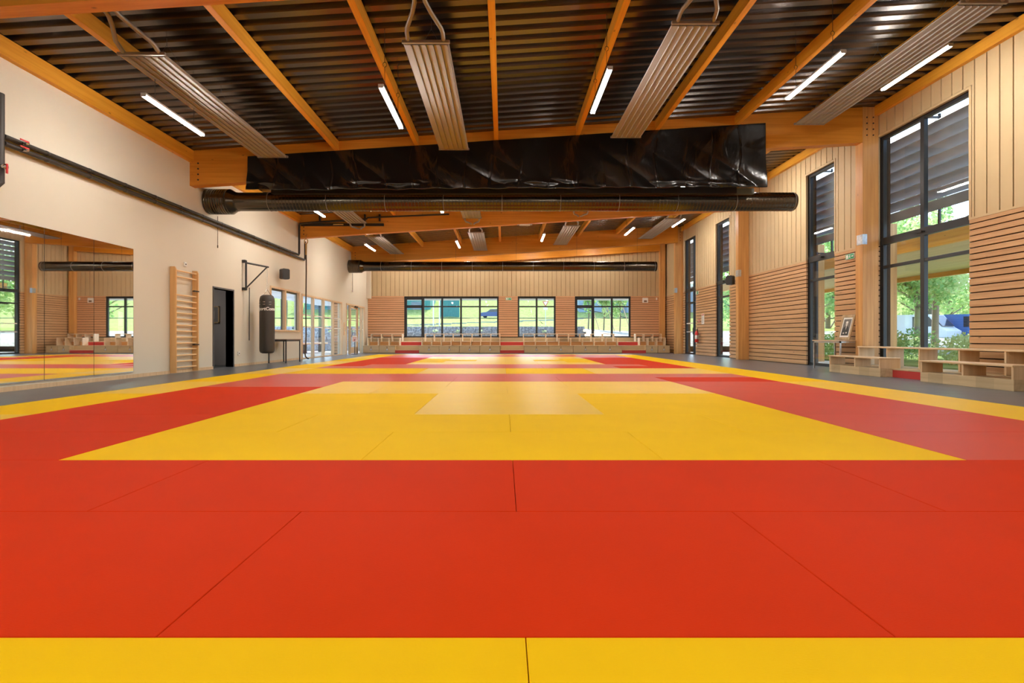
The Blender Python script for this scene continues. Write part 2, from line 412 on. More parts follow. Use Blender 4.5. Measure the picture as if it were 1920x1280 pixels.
d = MB(); d.tube([(-.06, 24.0, .95), (-.11, 24.0, .95), (-.11, 24.0, 1.25), (-.06, 24.0, 1.25)], .012); d.tube([(-.06, 24.2, 1.05), (-.12, 24.2, 1.05), (-.12, 24.32, 1.05)], .012)
d.build('door_handle', M['black'], w4)
d = MB(); d.box(-.045, -.035, 24.15, 25.0, 1.45, 1.50); d.box(-.045, -.035, 24.15, 25.0, 1.05, 1.09); d.build('safety_band', M['paper'], w4)
d = MB(); d.box(-.10, -.045, 23.9, 24.5, 2.38, 2.44); d.build('door_closer', M['black'], w4)
window_right(5, 1.2, 3.6, WT, [2.4]); window_right(6, -5.2, -2.8, WT, [-4.0])
def window_far(i, x0, x1, k):
    w = empty('window_%d' % i, (0, YF + .12, 0), kind='structure'); f = MB(); z0, z1 = .80, 3.02
    f.box(x0, x0 + .09, -.05, .05, z0, z1); f.box(x1 - .09, x1, -.05, .05, z0, z1)
    f.box(x0 + .002, x1 - .002, -.047, .047, z0 + .002, z0 + .07); f.box(x0 + .002, x1 - .002, -.047, .047, z1 - .08, z1 - .002); f.box(x0 + .002, x1 - .002, -.042, .042, 2.45, 2.52)
    for j in range(1, k):
        xm = x0 + (x1 - x0) * j / k; f.box(xm - .05, xm + .05, -.052, .052, z0 + .001, z1 - .001)
    if k > 2: # opening sash in the first bay
        xm = x0 + (x1 - x0) / k
        f.box(x0 + .09, x0 + .14, -.06, .04, z0 + .07, z1 - .08); f.box(xm - .10, xm - .05, -.06, .04, z0 + .07, z1 - .08); f.box(x0 + .09, xm - .05, -.06, .04, z1 - .16, z1 - .08); f.box(x0 + .09, xm - .05, -.06, .04, 2.41, 2.56)
    f.build('window_frame', M['alu'], w, bevel=.004)
    g = MB(); g.box(x0 + .08, x1 - .08, -.006, .006, z0 + .06, z1 - .07); g.build('pane', M['glass'], w)
for i, (a, b, k) in enumerate(FW): window_far(7 + i, a, b, k)
# left wall openings
w = empty('window_10', (XL, 0, 0), kind='structure'); f = MB()
f.box(-.09, .03, 16.25, 16.31, 1.04, 2.45); f.box(-.09, .03, 18.53, 18.63, 1.04, 2.45); f.box(-.088, .027, 16.252, 18.628, 2.39, 2.448); f.box(-.092, .04, 16.22, 18.66, 1.0, 1.06); f.box(-.087, .02, 17.33, 17.45, 1.06, 2.395)
f.build('window_frame', M['framew'], w); g = MB(); g.box(-.056, -.044, 16.3, 18.55, 1.05, 2.4); g.build('pane', M['glass'], w)
g = MB()
for a, b in ((16.33, 17.31), (17.47, 18.51)):
    g.box(-.08, -.06, a, b, 2.33, 2.39); g.box(-.08, -.06, a, a + .05, 1.06, 2.39); g.box(-.08, -.06, b - .05, b, 1.06, 2.39)
g.build('dark_sash', M['alu'], w)
w = empty('window_11', (XL, 0, 0), kind='structure'); f = MB()
for yy in (18.8, 19.95, 21.1, 22.28, 23.42): f.box(-.09, .02, yy, yy + .08, 0, 2.41)
f.box(-.087, .017, 18.802, 23.498, 2.34, 2.408); f.box(-.087, .017, 18.802, 23.498, .001, .05); f.build('window_frame', M['framew'], w)
g = MB(); g.box(-.056, -.044, 18.86, 23.45, .04, 2.36); g.build('pane', M['glass'], w)
g = MB()
for zz in (1.18, 1.62):
    for yy in (18.9, 20.05, 21.2, 22.38): g.box(-.042, -.038, yy, yy + 1.02, zz, zz + .045)
g.build('safety_band', M['paper'], w)
d1 = empty('door_1', (XL, 0, 0), kind='structure'); f = MB()
f.box(-.2, .015, 13.05, 13.09, 0, 2.11); f.box(-.2, .015, 14.04, 14.08, 0, 2.11); f.box(-.199, .013, 13.052, 14.078, 2.07, 2.109); f.build('door_frame', plain('charcoal door frame', (.085, .085, .09), .5), d1)
d2 = empty('door_2', (XL, 0, 0), kind='structure'); f = MB()
for yy in (24.13, 24.75, 26.0, 26.65, 27.22): f.box(-.09, .02, yy, yy + .08, 0, 2.42)
f.box(-.087, .017, 24.132, 27.298, 2.34, 2.418); f.build('door_frame', M['framew'], d2)
f = MB(); a, b = 24.84, 25.99
f.box(-.06, -.01, a, a + .1, .02, 2.33); f.box(-.06, -.01, b - .1, b, .02, 2.33); f.box(-.06, -.01, a, b, 2.22, 2.33); f.box(-.06, -.01, a, b, .02, .32); f.build('door_leaf', M['framew'], d2)
f = MB(); f.tube([(-.01, a + .06, .85), (.05, a + .06, .85), (.05, a + .06, 1.25), (-.01, a + .06, 1.25)], .014); f.build('door_handle', M['black'], d2)
f = MB(); f.box(-.01, .06, 25.5, 25.95, 2.3, 2.36); f.build('door_closer', M['black'], d2)
g = MB(); g.box(-.056, -.044, 24.2, 27.25, .04, 2.36); g.build('pane', M['glass'], d2)
g = MB()
for zz in (1.18, 1.62):
    for yy, e in ((24.22, .52), (24.9, 1.0), (26.1, .54), (26.74, .46)): g.box(-.042, -.038, yy, yy + e, zz, zz + .045)
g.build('safety_band', M['paper'], d2)

# corridor behind the door opening
mb = MB(); mb.box(-10.2, XL - .2, 12.2, 12.4, 0, 2.7); mb.box(-10.2, XL - .2, 14.9, 15.1, 0, 2.7); mb.box(-10.4, -10.2, 12.2, 15.1, 0, 2.7); mb.box(-10.4, XL - .2, 12.2, 15.1, 2.5, 2.7)
mb.build('wall_corridor', M['corrw'], kind='structure')
mb = MB(); mb.box(-10.4, XL - .2, 12.2, 15.1, -.1, 0); mb.build('floor_corridor', M['corrf'], kind='structure')
cl_ = empty('corridor_fill_lamp', (-8.9, 13.5, 2.5), label='added unseen lamp brightening the grey corridor behind the doorway', cat='light')  # lamp added out of view to lift the dark corridor
m_ = MB(); m_.lathe([(0, -.05), (.12, -.05), (.15, -.02), (.15, 0)], (0, 0, 0), 20); m_.build('diffuser', emit('corridor fill lamp', (1, .95, .9), 45), cl_)
pf = empty('picture_frame', (-8.5, 14.89, 1.22), label='small framed picture hanging in the grey corridor beyond the open doorway', cat='picture')
f = MB()
for a, b, c, d in ((-.26, .26, 0, .03), (-.26, .26, .46, .49), (-.26, -.23, 0, .49), (.23, .26, 0, .49)): f.box(a, b, -.03, 0, c, d)
f.build('frame', M['goldw'], pf); f = MB(); f.box(-.24, .24, -.015, 0, .03, .46); f.box(-.1, .12, -.02, -.015, .12, .36, 1); f.build('print', [M['grey'], M['corrw']], pf)

# ------------------------------------------------------------------ mats
ORD = ['first', 'second', 'third', 'fourth', 'fifth', 'sixth', 'seventh', 'eighth', 'ninth', 'tenth', 'eleventh', 'twelfth']
matmesh = {}
def mat_obj(colour, x0, x1, y0, y1, shiny, label, group):
    w, h = round(x1 - x0, 3), round(y1 - y0, 3); key = (colour, w, h, shiny)
    if key not in matmesh:
        g, b = .0012, .003; mb = MB()
        def ring(i, z): return [(i, i, z), (w - i, i, z), (w - i, h - i, z), (i, h - i, z)]
        vs = ring(g, -PIT + .001) + ring(g, -b) + ring(g + b * .3, -b * .3) + ring(g + b, 0)
        fs = [(3, 2, 1, 0), (12, 13, 14, 15)]
        for k in range(3):
            for j in range(4): fs.append((k * 4 + j, k * 4 + (j + 1) % 4, k * 4 + 4 + (j + 1) % 4, k * 4 + 4 + j))
        mb.add(vs, fs); o = mb.build('judo_mat', M['yel' if colour == 'yellow' else 'red'][0 if shiny is True or shiny == 1 else 2 if shiny == 2 else 1]); matmesh[key] = o.data
    else: o = link(bpy.data.objects.new('judo_mat', matmesh[key]))
    o.location = (x0, y0, 0)
    # an offset in texture space is not needed: the relief is fine-grained
    return tag(o, label, 'mat', group)
rnd = random.Random(3)
def rows(colour, name, x0, x1, y0, offs, shine, group):
    for r, off in enumerate(offs):
        cuts = [x0]; p = x0 + off if off else x0 + 2
        while p < x1 - .01: cuts.append(p); p += 2
        cuts.append(x1)
        for k, (a, b) in enumerate(zip(cuts, cuts[1:])):
            lab = '%s judo mat in %s' % (colour, name)
            if len(offs) > 1: lab += ', %s row' % ORD[r]
            lab += ', %s from left' % ORD[k]
            mat_obj(colour, a, b, y0 + r, y0 + r + 1, shine(r, (a + b) / 2), lab, group)
def column(colour, name, x0, x1, ys, shine, group):
    for k, (a, b) in enumerate(zip(ys, ys[1:])):
        mat_obj(colour, x0, x1, a, b, shine(k), '%s judo mat in %s, %s from the front' % (colour, name, ORD[k]), group)
Y0 = 1.387
rows('yellow', 'the front edge row', MX0, MX1, MY0, [0], lambda r, x: False, 'mats of the front edge row')
ys = [Y0 + 2 * i for i in range(12)]
column('yellow', 'the strip along the left side', MX0, MX0 + 1, ys, lambda k: k % 2, 'mats of the side strips')
column('yellow', 'the strip along the right side', MX1 - 1, MX1, ys, lambda k: 2 if k < 4 else 0, 'mats of the side strips')
rows('red', 'the front red band', MX0 + 1, MX1 - 1, Y0, [0, 1], lambda r, x: 0, 'mats of the front red band')
yc = [Y0 + 2 + i for i in range(7)]
column('red', 'the red column left of the near square', MX0 + 1, MX0 + 3, yc, lambda k: k > 4, 'mats beside the near yellow square')
column('red', 'the red column right of the near square', MX1 - 3, MX1 - 1, yc, lambda k: 2, 'mats beside the near yellow square')
rows('yellow', 'the near yellow square', MX0 + 3, MX1 - 3, Y0 + 2, [0, 1, 0, 0, 1, 0], lambda r, x: (r >= 4) or (r in (2, 3) and abs(x - .06) < .5), 'mats of the near yellow square')
rows('red', 'the red band behind the near square', MX0 + 1, MX1 - 1, Y0 + 8, [0, 1], lambda r, x: abs(x) < 4 or r, 'mats of the red band behind the near square')
rows('yellow', 'the yellow band mid hall', MX0 + 1, MX1 - 1, Y0 + 10, [1, 1], lambda r, x: (-2.2 < x < 0) or x > 2.2, 'mats of the yellow band mid hall')
rows('red', 'the red band before the far square', MX0 + 1, MX1 - 1, Y0 + 12, [0, 1], lambda r, x: abs(x) < 4, 'mats of the red band before the far square')
yc = [Y0 + 14 + i for i in range(7)]
column('red', 'the red column left of the far square', MX0 + 1, MX0 + 3, yc, lambda k: k > 4, 'mats beside the far yellow square')
column('red', 'the red column right of the far square', MX1 - 3, MX1 - 1, yc, lambda k: k > 4, 'mats beside the far yellow square')
rows('yellow', 'the far yellow square', MX0 + 3, MX1 - 3, Y0 + 14, [0, 1, 0, 1, 0, 1], lambda r, x: not (r in (1, 2, 3) and abs(x) > (.6 if r == 2 else 1.5)), 'mats of the far yellow square')
rows('red', 'the rearmost red band', MX0 + 1, MX1 - 1, Y0 + 20, [0, 1], lambda r, x: True, 'mats of the rearmost red band')
rows('yellow', 'the rear edge row', MX0, MX1, Y0 + 22, [0], lambda r, x: True, 'mats of the rear edge row')

# ------------------------------------------------------------------ timber frame
BDEP = .83
bl = ['nearest timber roof beam, crossing the top left corner', 'deep timber roof beam wrapped with the black plastic sheet', 'timber roof beam over the climbing rope, third from the front', 'timber roof beam just above the far round duct']
for i, yb in enumerate(BEAMS):
    mb = MB(); xa, xb = XL, 8.47
    mb.prism([(xa, yb, roofz(xa) - BDEP), (xb, yb, roofz(xb) - BDEP), (xb, yb, roofz(xb)), (xa, yb, roofz(xa))], (0, .2, 0))
    o = mb.build('roof_beam', M['glulamX'], bevel=.006); tag(o, bl[i], 'beam', 'main roof beams')
    if i:
        r = MB()
        for k in range(4): r.lathe([(.0, -.012), (.02, -.012), (.02, 0)], (XL + .2, yb, roofz(XL) - .3 - .13 * k), 8, axis='Y')
        r.build('bolt_heads', M['black'], o)
mb = MB(); mb.prism([(XL, 27.75, roofz(XL) - .75), (8.47, 27.75, roofz(8.47) - .75), (8.47, 27.75, roofz(8.47)), (XL, 27.75, roofz(XL))], (0, .22, 0))
tag(mb.build('roof_beam', M['glulamX'], bevel=.006), 'farthest timber roof beam, against the panelled end wall', 'beam', 'main roof beams')
cl = {5.72: 'timber column out at the right nearest the viewer', 12.1: 'timber column beside the portrait, left of the tall double window', 18.5: 'timber column beside the black speaker on the right wall', 25.3: 'timber column between the far corner and the glazed exit door'}
for yb, lab in cl.items():
    c = empty('timber_column', (8.47, yb, 0), label=lab, cat='column', group='right wall columns')
    m_ = MB(); m_.box(0, .38, 0, .2, 0, roofz(8.6)); m_.build('post', M['glulamZ'], c, bevel=.006)
    m_ = MB(); m_.box(.05, .38, .2, .32, 0, roofz(8.6)); m_.build('rear_post', M['glulamZ'], c, bevel=.004)
    m_ = MB(); m_.box(-.012, .0, .01, .19, 3.0, 3.24); m_.box(-.012, .1, -.012, 0, 3.0, 3.24)
    for a in (3.05, 3.12, 3.19):
        m_.box(-.018, -.012, .05, .07, a, a + .02); m_.box(-.018, -.012, .13, .15, a, a + .02)
    m_.build('steel_bracket', M['steel'], c, bevel=.003)
    m_ = MB()
    for k in range(4):
        for xx in (.1, .25): m_.lathe([(.0, -.012), (.017, -.012), (.017, 0)], (xx, 0, roofz(8.6) - .25 - .14 * k), 8, axis='Y')
    m_.build('bolt_heads', M['black'], c)
mb = MB(); mb.box(8.47, 8.75, 27.75, 27.98, .0, roofz(8.5)); 
tag(mb.build('timber_column', M['glulamZ'], bevel=.006), 'timber column in the far right corner behind the benches', 'column', 'right wall columns')
PX = [-5.78, -3.93, -2.05, -.17, 1.75, 3.62, 5.5, 7.3]
bays = [(5.92, 12.1, 'near bay'), (12.3, 18.5, 'second bay'), (18.7, 24.92, 'third bay'), (25.12, 27.75, 'last bay')]
for bi, (a, b, nm) in enumerate(bays):
    for pi, x in enumerate(PX):
        mb = MB(); zt = roofz(x - .05)
        mb.box(-.05, .05, 0, b - a, -.23, 0)
        o = mb.build('roof_purlin', M['glulamY'], bevel=.004, loc=(x, a, zt))
        tag(o, 'timber purlin under the roof deck, %s of the %s from the left' % (ORD[pi], nm), 'purlin', 'roof purlins of the ' + nm)
    mb = MB(); mb.box(0, .1, 0, b - a, -.28, 0)
    o = mb.build('wall_plate', M['glulamY'], bevel=.004, loc=(XL, a, roofz(XL))); tag(o, 'timber wall plate along the top of the white wall, %s' % nm, 'beam', 'wall plates')
    mb = MB(); mb.box(-.1, 0, 0, b - a, -.22, 0)
    o = mb.build('wall_plate', M['glulamY'], bevel=.004, loc=(XR, a, roofz(XR - .1))); tag(o, 'timber wall plate along the top of the right wall, %s' % nm, 'beam', 'wall plates')
mb = MB(); mb.box(0, .1, 0, 5.7 - YB, -.28, 0); o = mb.build('wall_plate', M['glulamY'], loc=(XL, YB, roofz(XL))); tag(o, 'timber wall plate on the white wall before the near beam', 'beam', 'wall plates')

# ------------------------------------------------------------------ linear lights
def make_light():
    t = empty('linear_light', label='x', cat='light')
    m_ = MB(); m_.box(-.04, .04, 0, 1.5, .014, .045); m_.box(-.04, .04, -.01, 0, -.012, .045); m_.box(-.04, .04, 1.5, 1.51, -.012, .045); m_.box(-.006, .006, 0, 1.5, -.004, .02); m_.build('housing', M['lampb'], t)
    for s in (-1, 1):
        m_ = MB(); m_.tube([(s * .021, .01, 0), (s * .021, 1.49, 0)], .013, 8); m_.build('led_tube', M['led'], t)
    for yy in (.25, 1.25):
        m_ = MB(); m_.tube([(0, yy, .05), (0, yy, .34)], .004, 6)
        m_.tube([(.03 * math.sin(q), yy, .37 - .03 * math.cos(q)) for q in [k * math.pi / 4 for k in range(8)]], .004, 6)
        m_.tube([(0, yy, .40), (0, yy, .80)], .004, 6); m_.build('hanger', M['black'], t)
    return t
FILLROW = 25.55  # light row added out of sight behind the last beam to brighten the far end
LXZ = [(-5.40, 4.43), (-1.84, 4.56), (1.60, 4.83), (5.10, 5.08), (7.32, 5.58)]
names = ['leftmost', 'second from the left', 'middle', 'second from the right', 'rightmost']
proto = None
for y0, nm in ((-4.6, 'row behind the viewer'), (1.3, 'row above the viewer'), (7.7, 'near row'), (13.95, 'second row behind the black sheet'), (20.0, 'far row'), (FILLROW, 'added unseen row at the end wall')):
    for i, (x, z) in enumerate(LXZ):
        if i == 4 and y0 < 5: continue
        if y0 == FILLROW:
            if i == 4: continue
            z = roofz(x) - .36
        if proto is None: proto = make_light(); o = proto
        else: o = copy_tree(proto)
        o.location = (x, y0 + (.7 if i == 4 else 0), z)
        for ch in o.children:
            if ch.name.startswith('hanger'): ch.scale.z = (roofz(x) - z + .01) / .80
        tag(o, 'twin-tube LED light, %s of the %s' % (names[i], nm), 'light', 'hanging LED lights')

# ------------------------------------------------------------------ radiant panels
def make_heater(flip):
    t = empty('radiant_panel', label='x', cat='heater'); L_, W = 4.05, .62
    m_ = MB(); n = 6; p = W / n
    for k in range(n):
        a = -W / 2 + k * p
        m_.box(a + .003, a + p - .003, 0, L_, .006, .022)
        m_.prism([(a + p - .016, 0, .006), (a + p - .010, 0, -.014), (a + p - .003, 0, -.014), (a + p + .003 - .006, 0, .006)], (0, L_, 0))
    m_.build('panel', M['heat'], t)
    m_ = MB(); m_.box(-W / 2 + .01, W / 2 - .01, .01, L_ - .01, .022, .05)
    for k in range(n): m_.tube([(-W / 2 + (k + .5) * p, -.05, .03), (-W / 2 + (k + .5) * p, .02, .03)], .012, 6)
    m_.build('backing', M['heatg'], t)
    m_ = MB()
    for s in (-1, 1):
        m_.tube([(s * (W / 2 + .004), 0, .02), (s * (W / 2 + .004), L_, .02)], .012, 6)
    m_.build('edge_tube', M['heat'], t)
    for yy in (-.05, L_ + .04):
        m_ = MB(); m_.box(-W / 2 - .03, W / 2 + .03, yy - .02, yy + .02, .0, .045); m_.build('header', M['pipegrey'], t, bevel=.008)
    m_ = MB(); ye, s = (-.05, -1) if not flip else (L_ + .04, 1)
    for sx in (-1, 1):
        x0 = sx * (W / 2 - .06)
        if flip: pts = [(x0, ye, .0), (x0, ye + .05, -.05), (x0 * .9, ye + .1, -.09), (x0 * .45, ye + .17, -.11), (sx * .06, ye + .23, -.13), (sx * .045, ye + .4, -.10)]
        else: pts = [(x0, ye, .04), (x0, ye - .1, .09), (x0 * .95, ye - .17, .11), (x0 * .5, ye - .38, .2), (sx * .07, ye - .52, .25), (sx * .06, ye - .65, .28), (sx * .06, ye - 1.2, .33)]
        m_.tube(pts, .03, 10)
    m_.build('supply_pipe', M['pipegrey'], t)
    for yy in (.5, 2.0, 3.5):
        m_ = MB(); m_.tube([(-.27, yy, .05), (0, yy, .46), (.27, yy, .05)], .003, 5); m_.tube([(0, yy, .44), (0, yy, .56)], .003, 5)
        m_.build('hanger_wire', M['black'], t)
    return t
HX = [(-5.13, 4.80), (-1.10, 4.97), (2.72, 5.24), (6.80, 5.53)]
hn = ['leftmost', 'second from the left', 'third from the left', 'rightmost']
hp = {}
for y0, nm, fl in ((7.32, 'near bay', False), (13.9, 'second bay', True), (20.55, 'third bay', False)):
    for i, (x, z) in enumerate(HX):
        if fl not in hp: hp[fl] = make_heater(fl); o = hp[fl]
        else: o = copy_tree(hp[fl])
        o.location = (x, y0, z)
        for ch in o.children:
            if ch.name.startswith('hanger'): ch.scale.z = (roofz(x) - z + .01) / .56
        tag(o, 'grey ribbed ceiling radiant panel, %s in the %s' % (hn[i], nm), 'heater', 'ceiling radiant panels')

# ------------------------------------------------------------------ ducts
def duct(y, x0, x1, z, label):
    t = empty('ventilation_duct', (x0, y, z), label=label, cat='duct', group='round ventilation ducts'); L_ = x1 - x0; r = .228
    pr = [(r - .01, .62), (r, .64), (r, .66), (r, 1.59)]; x = 1.6; 
    while x < L_ - .06: pr += [(r, x), (r, x + .004), (r, x + .066), (r, x + .070), (r + .0035, x + .074), (r + .0035, x + .080), (r, x + .084)]; x += .084
    pr += [(r, L_ - .03), (r - .02, L_), (0, L_)]
    m_ = MB(); m_.lathe(pr, (0, 0, 0), 40, axis='X'); m_.build('spiral_tube', M['duct'], t)
    R_ = .31; pr = [(0, 0.0), (R_ - .02, 0.0)]; x = 0
    while x < .5: pr += [(R_, x + .005), (R_, x + .008), (R_, x + .043), (R_, x + .046), (R_ - .008, x + .05), (R_ - .008, x + .055)]; x += .06
    pr += [(R_, .52), (R_, .58), (r + .01, .70), (r + .005, .75)]
    m_ = MB(); m_.lathe(pr, (0, 0, 0), 40, axis='X'); m_.build('wall_collar', M['duct'], t)
    x = 1.55
    while x < L_:
        m_ = MB(); m_.lathe([(r, x), (r + .010, x + .002), (r + .010, x + .008), (r, x + .01)], (0, 0, 0), 40, axis='X'); x += 1.45
        m_.build('joint_band', M['pipegrey'], t)
    x = 2.2
    while x < L_:
        m_ = MB(); zt = roofz(x0 + x) - z + .01; m_.tube([(x, 0, r), (x, 0, zt)], .004, 5); x += 2.9
        m_.build('hanger_rod', M['black'], t)
    return t
duct(12.86, XL + .01, 7.28, 4.2, 'near black spiral ventilation duct hanging just behind the black sheet')
duct(24.58, XL + .01, 7.30, 4.2, 'far black spiral ventilation duct across the end of the hall')
for (y, z1, nm) in ((13.2, 3.1, 'near'), (25.0, 3.02, 'far')):
    m_ = MB(); m_.tube([(XL + .05, y, 3.92), (XL + .05, y, z1 + .08)], .006, 6); m_.tube([(XL + .03, y + .03, 3.92), (XL + .03, y + .03, z1 + .1)], .004, 6)
    o = m_.build('pull_cord', M['rope'], label='thin damper cord hanging beside the wall under the %s duct' % nm, cat='cord')
    m_ = MB(); m_.box(XL + .02, XL + .08, y - .03, y + .04, z1, z1 + .08) if nm == 'far' else m_.lathe([(0, 0), (.012, .01), (.014, .07), (0, .09)], (XL + .05, y, z1), 8)
    m_.build('handle', M['white'] if nm == 'far' else M['rope'], o)

# black plastic sheet hanging over the second beam
mb = MB(); nx, nz = 800, 48; x0, x1 = -6.02, 6.17; rr = random.Random(5)
folds = [(x0 + (x1 - x0) * (k + rr.uniform(-.05, .05)) / 19, rr.uniform(.012, .026)) for k in range(1, 19)]
ph = [(rr.uniform(.8, 5), rr.uniform(.5, 3), rr.uniform(0, 6), rr.uniform(.004, .014)) for _ in range(14)]
for j in range(nz + 1):
    for i in range(nx + 1):
        u = i / nx; v = j / nz; x = x0 + (x1 - x0) * u
        zt = roofz(x) - .235; zb = 4.25 + .07 * u + .012 * math.sin(x * 3.1) + .008 * math.sin(x * 11)
        z = zt + (zb - zt) * v
        d = sum(a * math.sin(kx * x + kz * z * 2 + p) for kx, kz, p, a in ph) * (.25 + .75 * v)
        for fx, fa in folds: d += fa * math.exp(-((x - fx - .05 * math.sin(z * 4 + fx)) / .013) ** 2) * (.3 + .7 * v)
        d += .03 * math.exp(-((z - zb - .12 - .04 * math.sin(x * 2)) / .05) ** 2) * (.5 + .5 * math.sin(x * 1.7))
        sag = .10 * v * v + .015 * math.sin(5 * x) * v
        mb.v.append((x, 12.075 - abs(d) - sag * .6, z))
for j in range(nz):
    for i in range(nx):
        a = j * (nx + 1) + i; mb.f.append((a, a + 1, a + nx + 2, a + nx + 1)); mb.m.append(0); mb.s.append(True)
o = mb.build('plastic_sheet', M['tarp'], label='wide black plastic sheet hung over the front of the second roof beam', cat='sheet')
sm = o.modifiers.new('thickness', 'SOLIDIFY'); sm.thickness = .004; sm.offset = 1
mb = MB(); mb.box(-5.6, 5.62, 12.36, 12.50, 4.275, 4.43); o = mb.build('curtain_rail_box', M['black'], label='long black rail box between the plastic sheet and the near duct', cat='rail')
mb = MB(); mb.box(5.62, 6.05, 12.38, 12.48, 4.27, 4.41); mb.build('end_piece', plain('grey green metal', (.12, .13, .10), .4), o)

# ------------------------------------------------------------------ pipes on the left wall
t = empty('heating_pipes', (XL, 7.4, 3.7), label='pair of black insulated heating pipes along the top of the white wall', cat='pipe')
def rel(pts, o): return [(a - o[0], b - o[1], c - o[2]) for a, b, c in pts]
o_ = (XL, 7.4, 3.7)
m_ = MB(); m_.tube(rel([(XL + .1, 7.5, 3.745), (XL + .1, 18.28, 3.745), (XL + .1, 18.34, 3.8), (XL + .1, 18.34, 4.82), (XL + .12, 18.36, 4.87), (XL + .5, 18.40, 4.92), (-5.2, 18.40, 5.02)], o_), .036, 12); m_.build('upper_pipe', M['blackp'], t)
m_ = MB(); m_.tube(rel([(XL + .1, 7.5, 3.645), (XL + .1, 18.8, 3.645), (XL + .1, 18.88, 3.7), (XL + .1, 18.88, 4.33)], o_), .036, 12); m_.build('lower_pipe', M['blackp'], t)
m_ = MB(); m_.tube(rel([(XL + .1, 7.43, 4.34), (XL + .1, 7.43, 3.05), (XL + .1, 7.36, 2.98), (XL + .1, 7.2, 2.97)], o_), .058, 14); m_.build('riser_pipe', M['blackp'], t)
for z in (3.745, 3.645):
    m_ = MB(); m_.lathe([(.0, -.02), (.03, -.02), (.03, .05), (.018, .07), (0, .07)], (.14, .37, z - 3.7), 10, axis='X'); v_ = m_.build('valve', M['chrome'], t)
    m_ = MB(); m_.obox((.215, .30, z - 3.7 + .012), (.006, 0, 0), (0, .07, 0), (0, 0, .011)); m_.build('valve_lever', M['redp'], v_)
m_ = MB(); m_.lathe([(.0, -.02), (.04, -.02), (.04, .05), (0, .06)], (.15, .03, -.42), 10, axis='X'); v_ = m_.build('valve', M['chrome'], t)
m_ = MB(); m_.box(.2, .215, .02, .045, -.52, -.38); m_.build('valve_lever', M['redp'], v_)
m_ = MB()
for k in range(12): m_.lathe([(.036, -.03), (.041, -.025), (.041, .025), (.036, .03)], (.1, .8 + k * .85, .045), 12, axis='Y'); m_.lathe([(.036, -.03), (.041, -.025), (.041, .025), (.036, .03)], (.1, .8 + k * .85, -.055), 12, axis='Y')
m_.build('pipe_collar', M['black'], t)
m_ = MB(); m_.tube([(-5.15, 18.42, 5.03), (-4.9, 18.42, 5.06), (-4.88, 18.42, 5.10), (-2.0, 18.42, 5.22), (-1.95, 18.42, 5.22)], .028, 10)
o = m_.build('heating_pipe', M['blackp'], label='black pipe running along the face of the third roof beam', cat='pipe')
m_ = MB()
for x in (-6.6, -4.98, -4.45): m_.box(x - .025, x + .025, 18.40, 18.496, 4.98, 5.22)
m_.build('pipe_bracket', M['black'], o)
t = empty('steel_bar', (-5.79, 18.44, 4.85), label='long black steel bar fixed on the left end of the third roof beam', cat='bar')
m_ = MB(); m_.box(-1.49, 1.49, -.035, .035, -.045, .045); m_.build('bar', M['black'], t, bevel=.004)
m_ = MB(); m_.box(-.32, .05, -.038, -.035, -.018, .018); m_.build('sticker', plain('yellow sticker', (.7, .55, .2), .5), t)

# ------------------------------------------------------------------ mirror, wall bars, socket plates
for k, (a, b) in enumerate(((7.26, 8.25), (8.26, 9.25), (9.26, 10.24))):
    t = empty('wall_mirror', (XL, a, .12), label='frameless wall mirror panel, %s of three on the white wall' % ['nearest', 'middle', 'farthest'][k], cat='mirror', group='mirror panels')
    m_ = MB(); N_ = 14
    m_.box(.004, .012, 0, b - a, 0, 2.45); m_.build('glass_panel', M['mirror'], t)
    m_ = MB(); m_.box(.001, .004, 0, b - a, 0, 2.45); m_.box(.001, .016, 0, b - a, -.012, 0); m_.build('backing', M['steel'], t)
    m_ = MB(); m_.box(.001, .011, b - a + .001, b - a + .006, 0, 2.45); m_.build('edge_strip', M['black'], t)
t = empty('wall_bars', (XL, 11.36, 0), label='tall wooden wall bars fixed to the white wall beside the mirror', cat='wall bars')
for y in (0, .82):
    m_ = MB(); m_.prism([(.012, y, .02), (.145, y, .02), (.145, y, 2.33), (.12, y, 2.38), (.012, y, 2.38)], (0, .035, 0)); m_.build('upright', M['barwood'], t, bevel=.006)
for k in range(17):
    if k in (13, 14): continue
    z = .13 + k * .136; m_ = MB(); m_.tube([(.10, .03, z), (.10, .825, z)], [.018, .018], 10); m_.build('rung', M['rung'], t)
for z in (.62, 1.88):
    m_ = MB(); m_.box(.09, .15, .70, .87, z, z + .03); m_.build('clamp', M['black'], t)
for (y, z, nm) in ((11.9, 2.50, 'small white sensor box above the wooden wall bars'), (14.3, .36, 'small white socket low on the wall below the hanging rod'), ):
    t = empty('wall_box', (XL, y, z), label=nm, cat='box'); m_ = MB(); m_.box(0.001, .035, -.04, .04, -.05, .05); m_.build('body', M['white'], t, bevel=.005)
    m_ = MB(); m_.lathe([(0, .04), (.018, .04), (.018, .03)], (0, 0, 0), 12, axis='X'); m_.build('lens', M['black'], t)
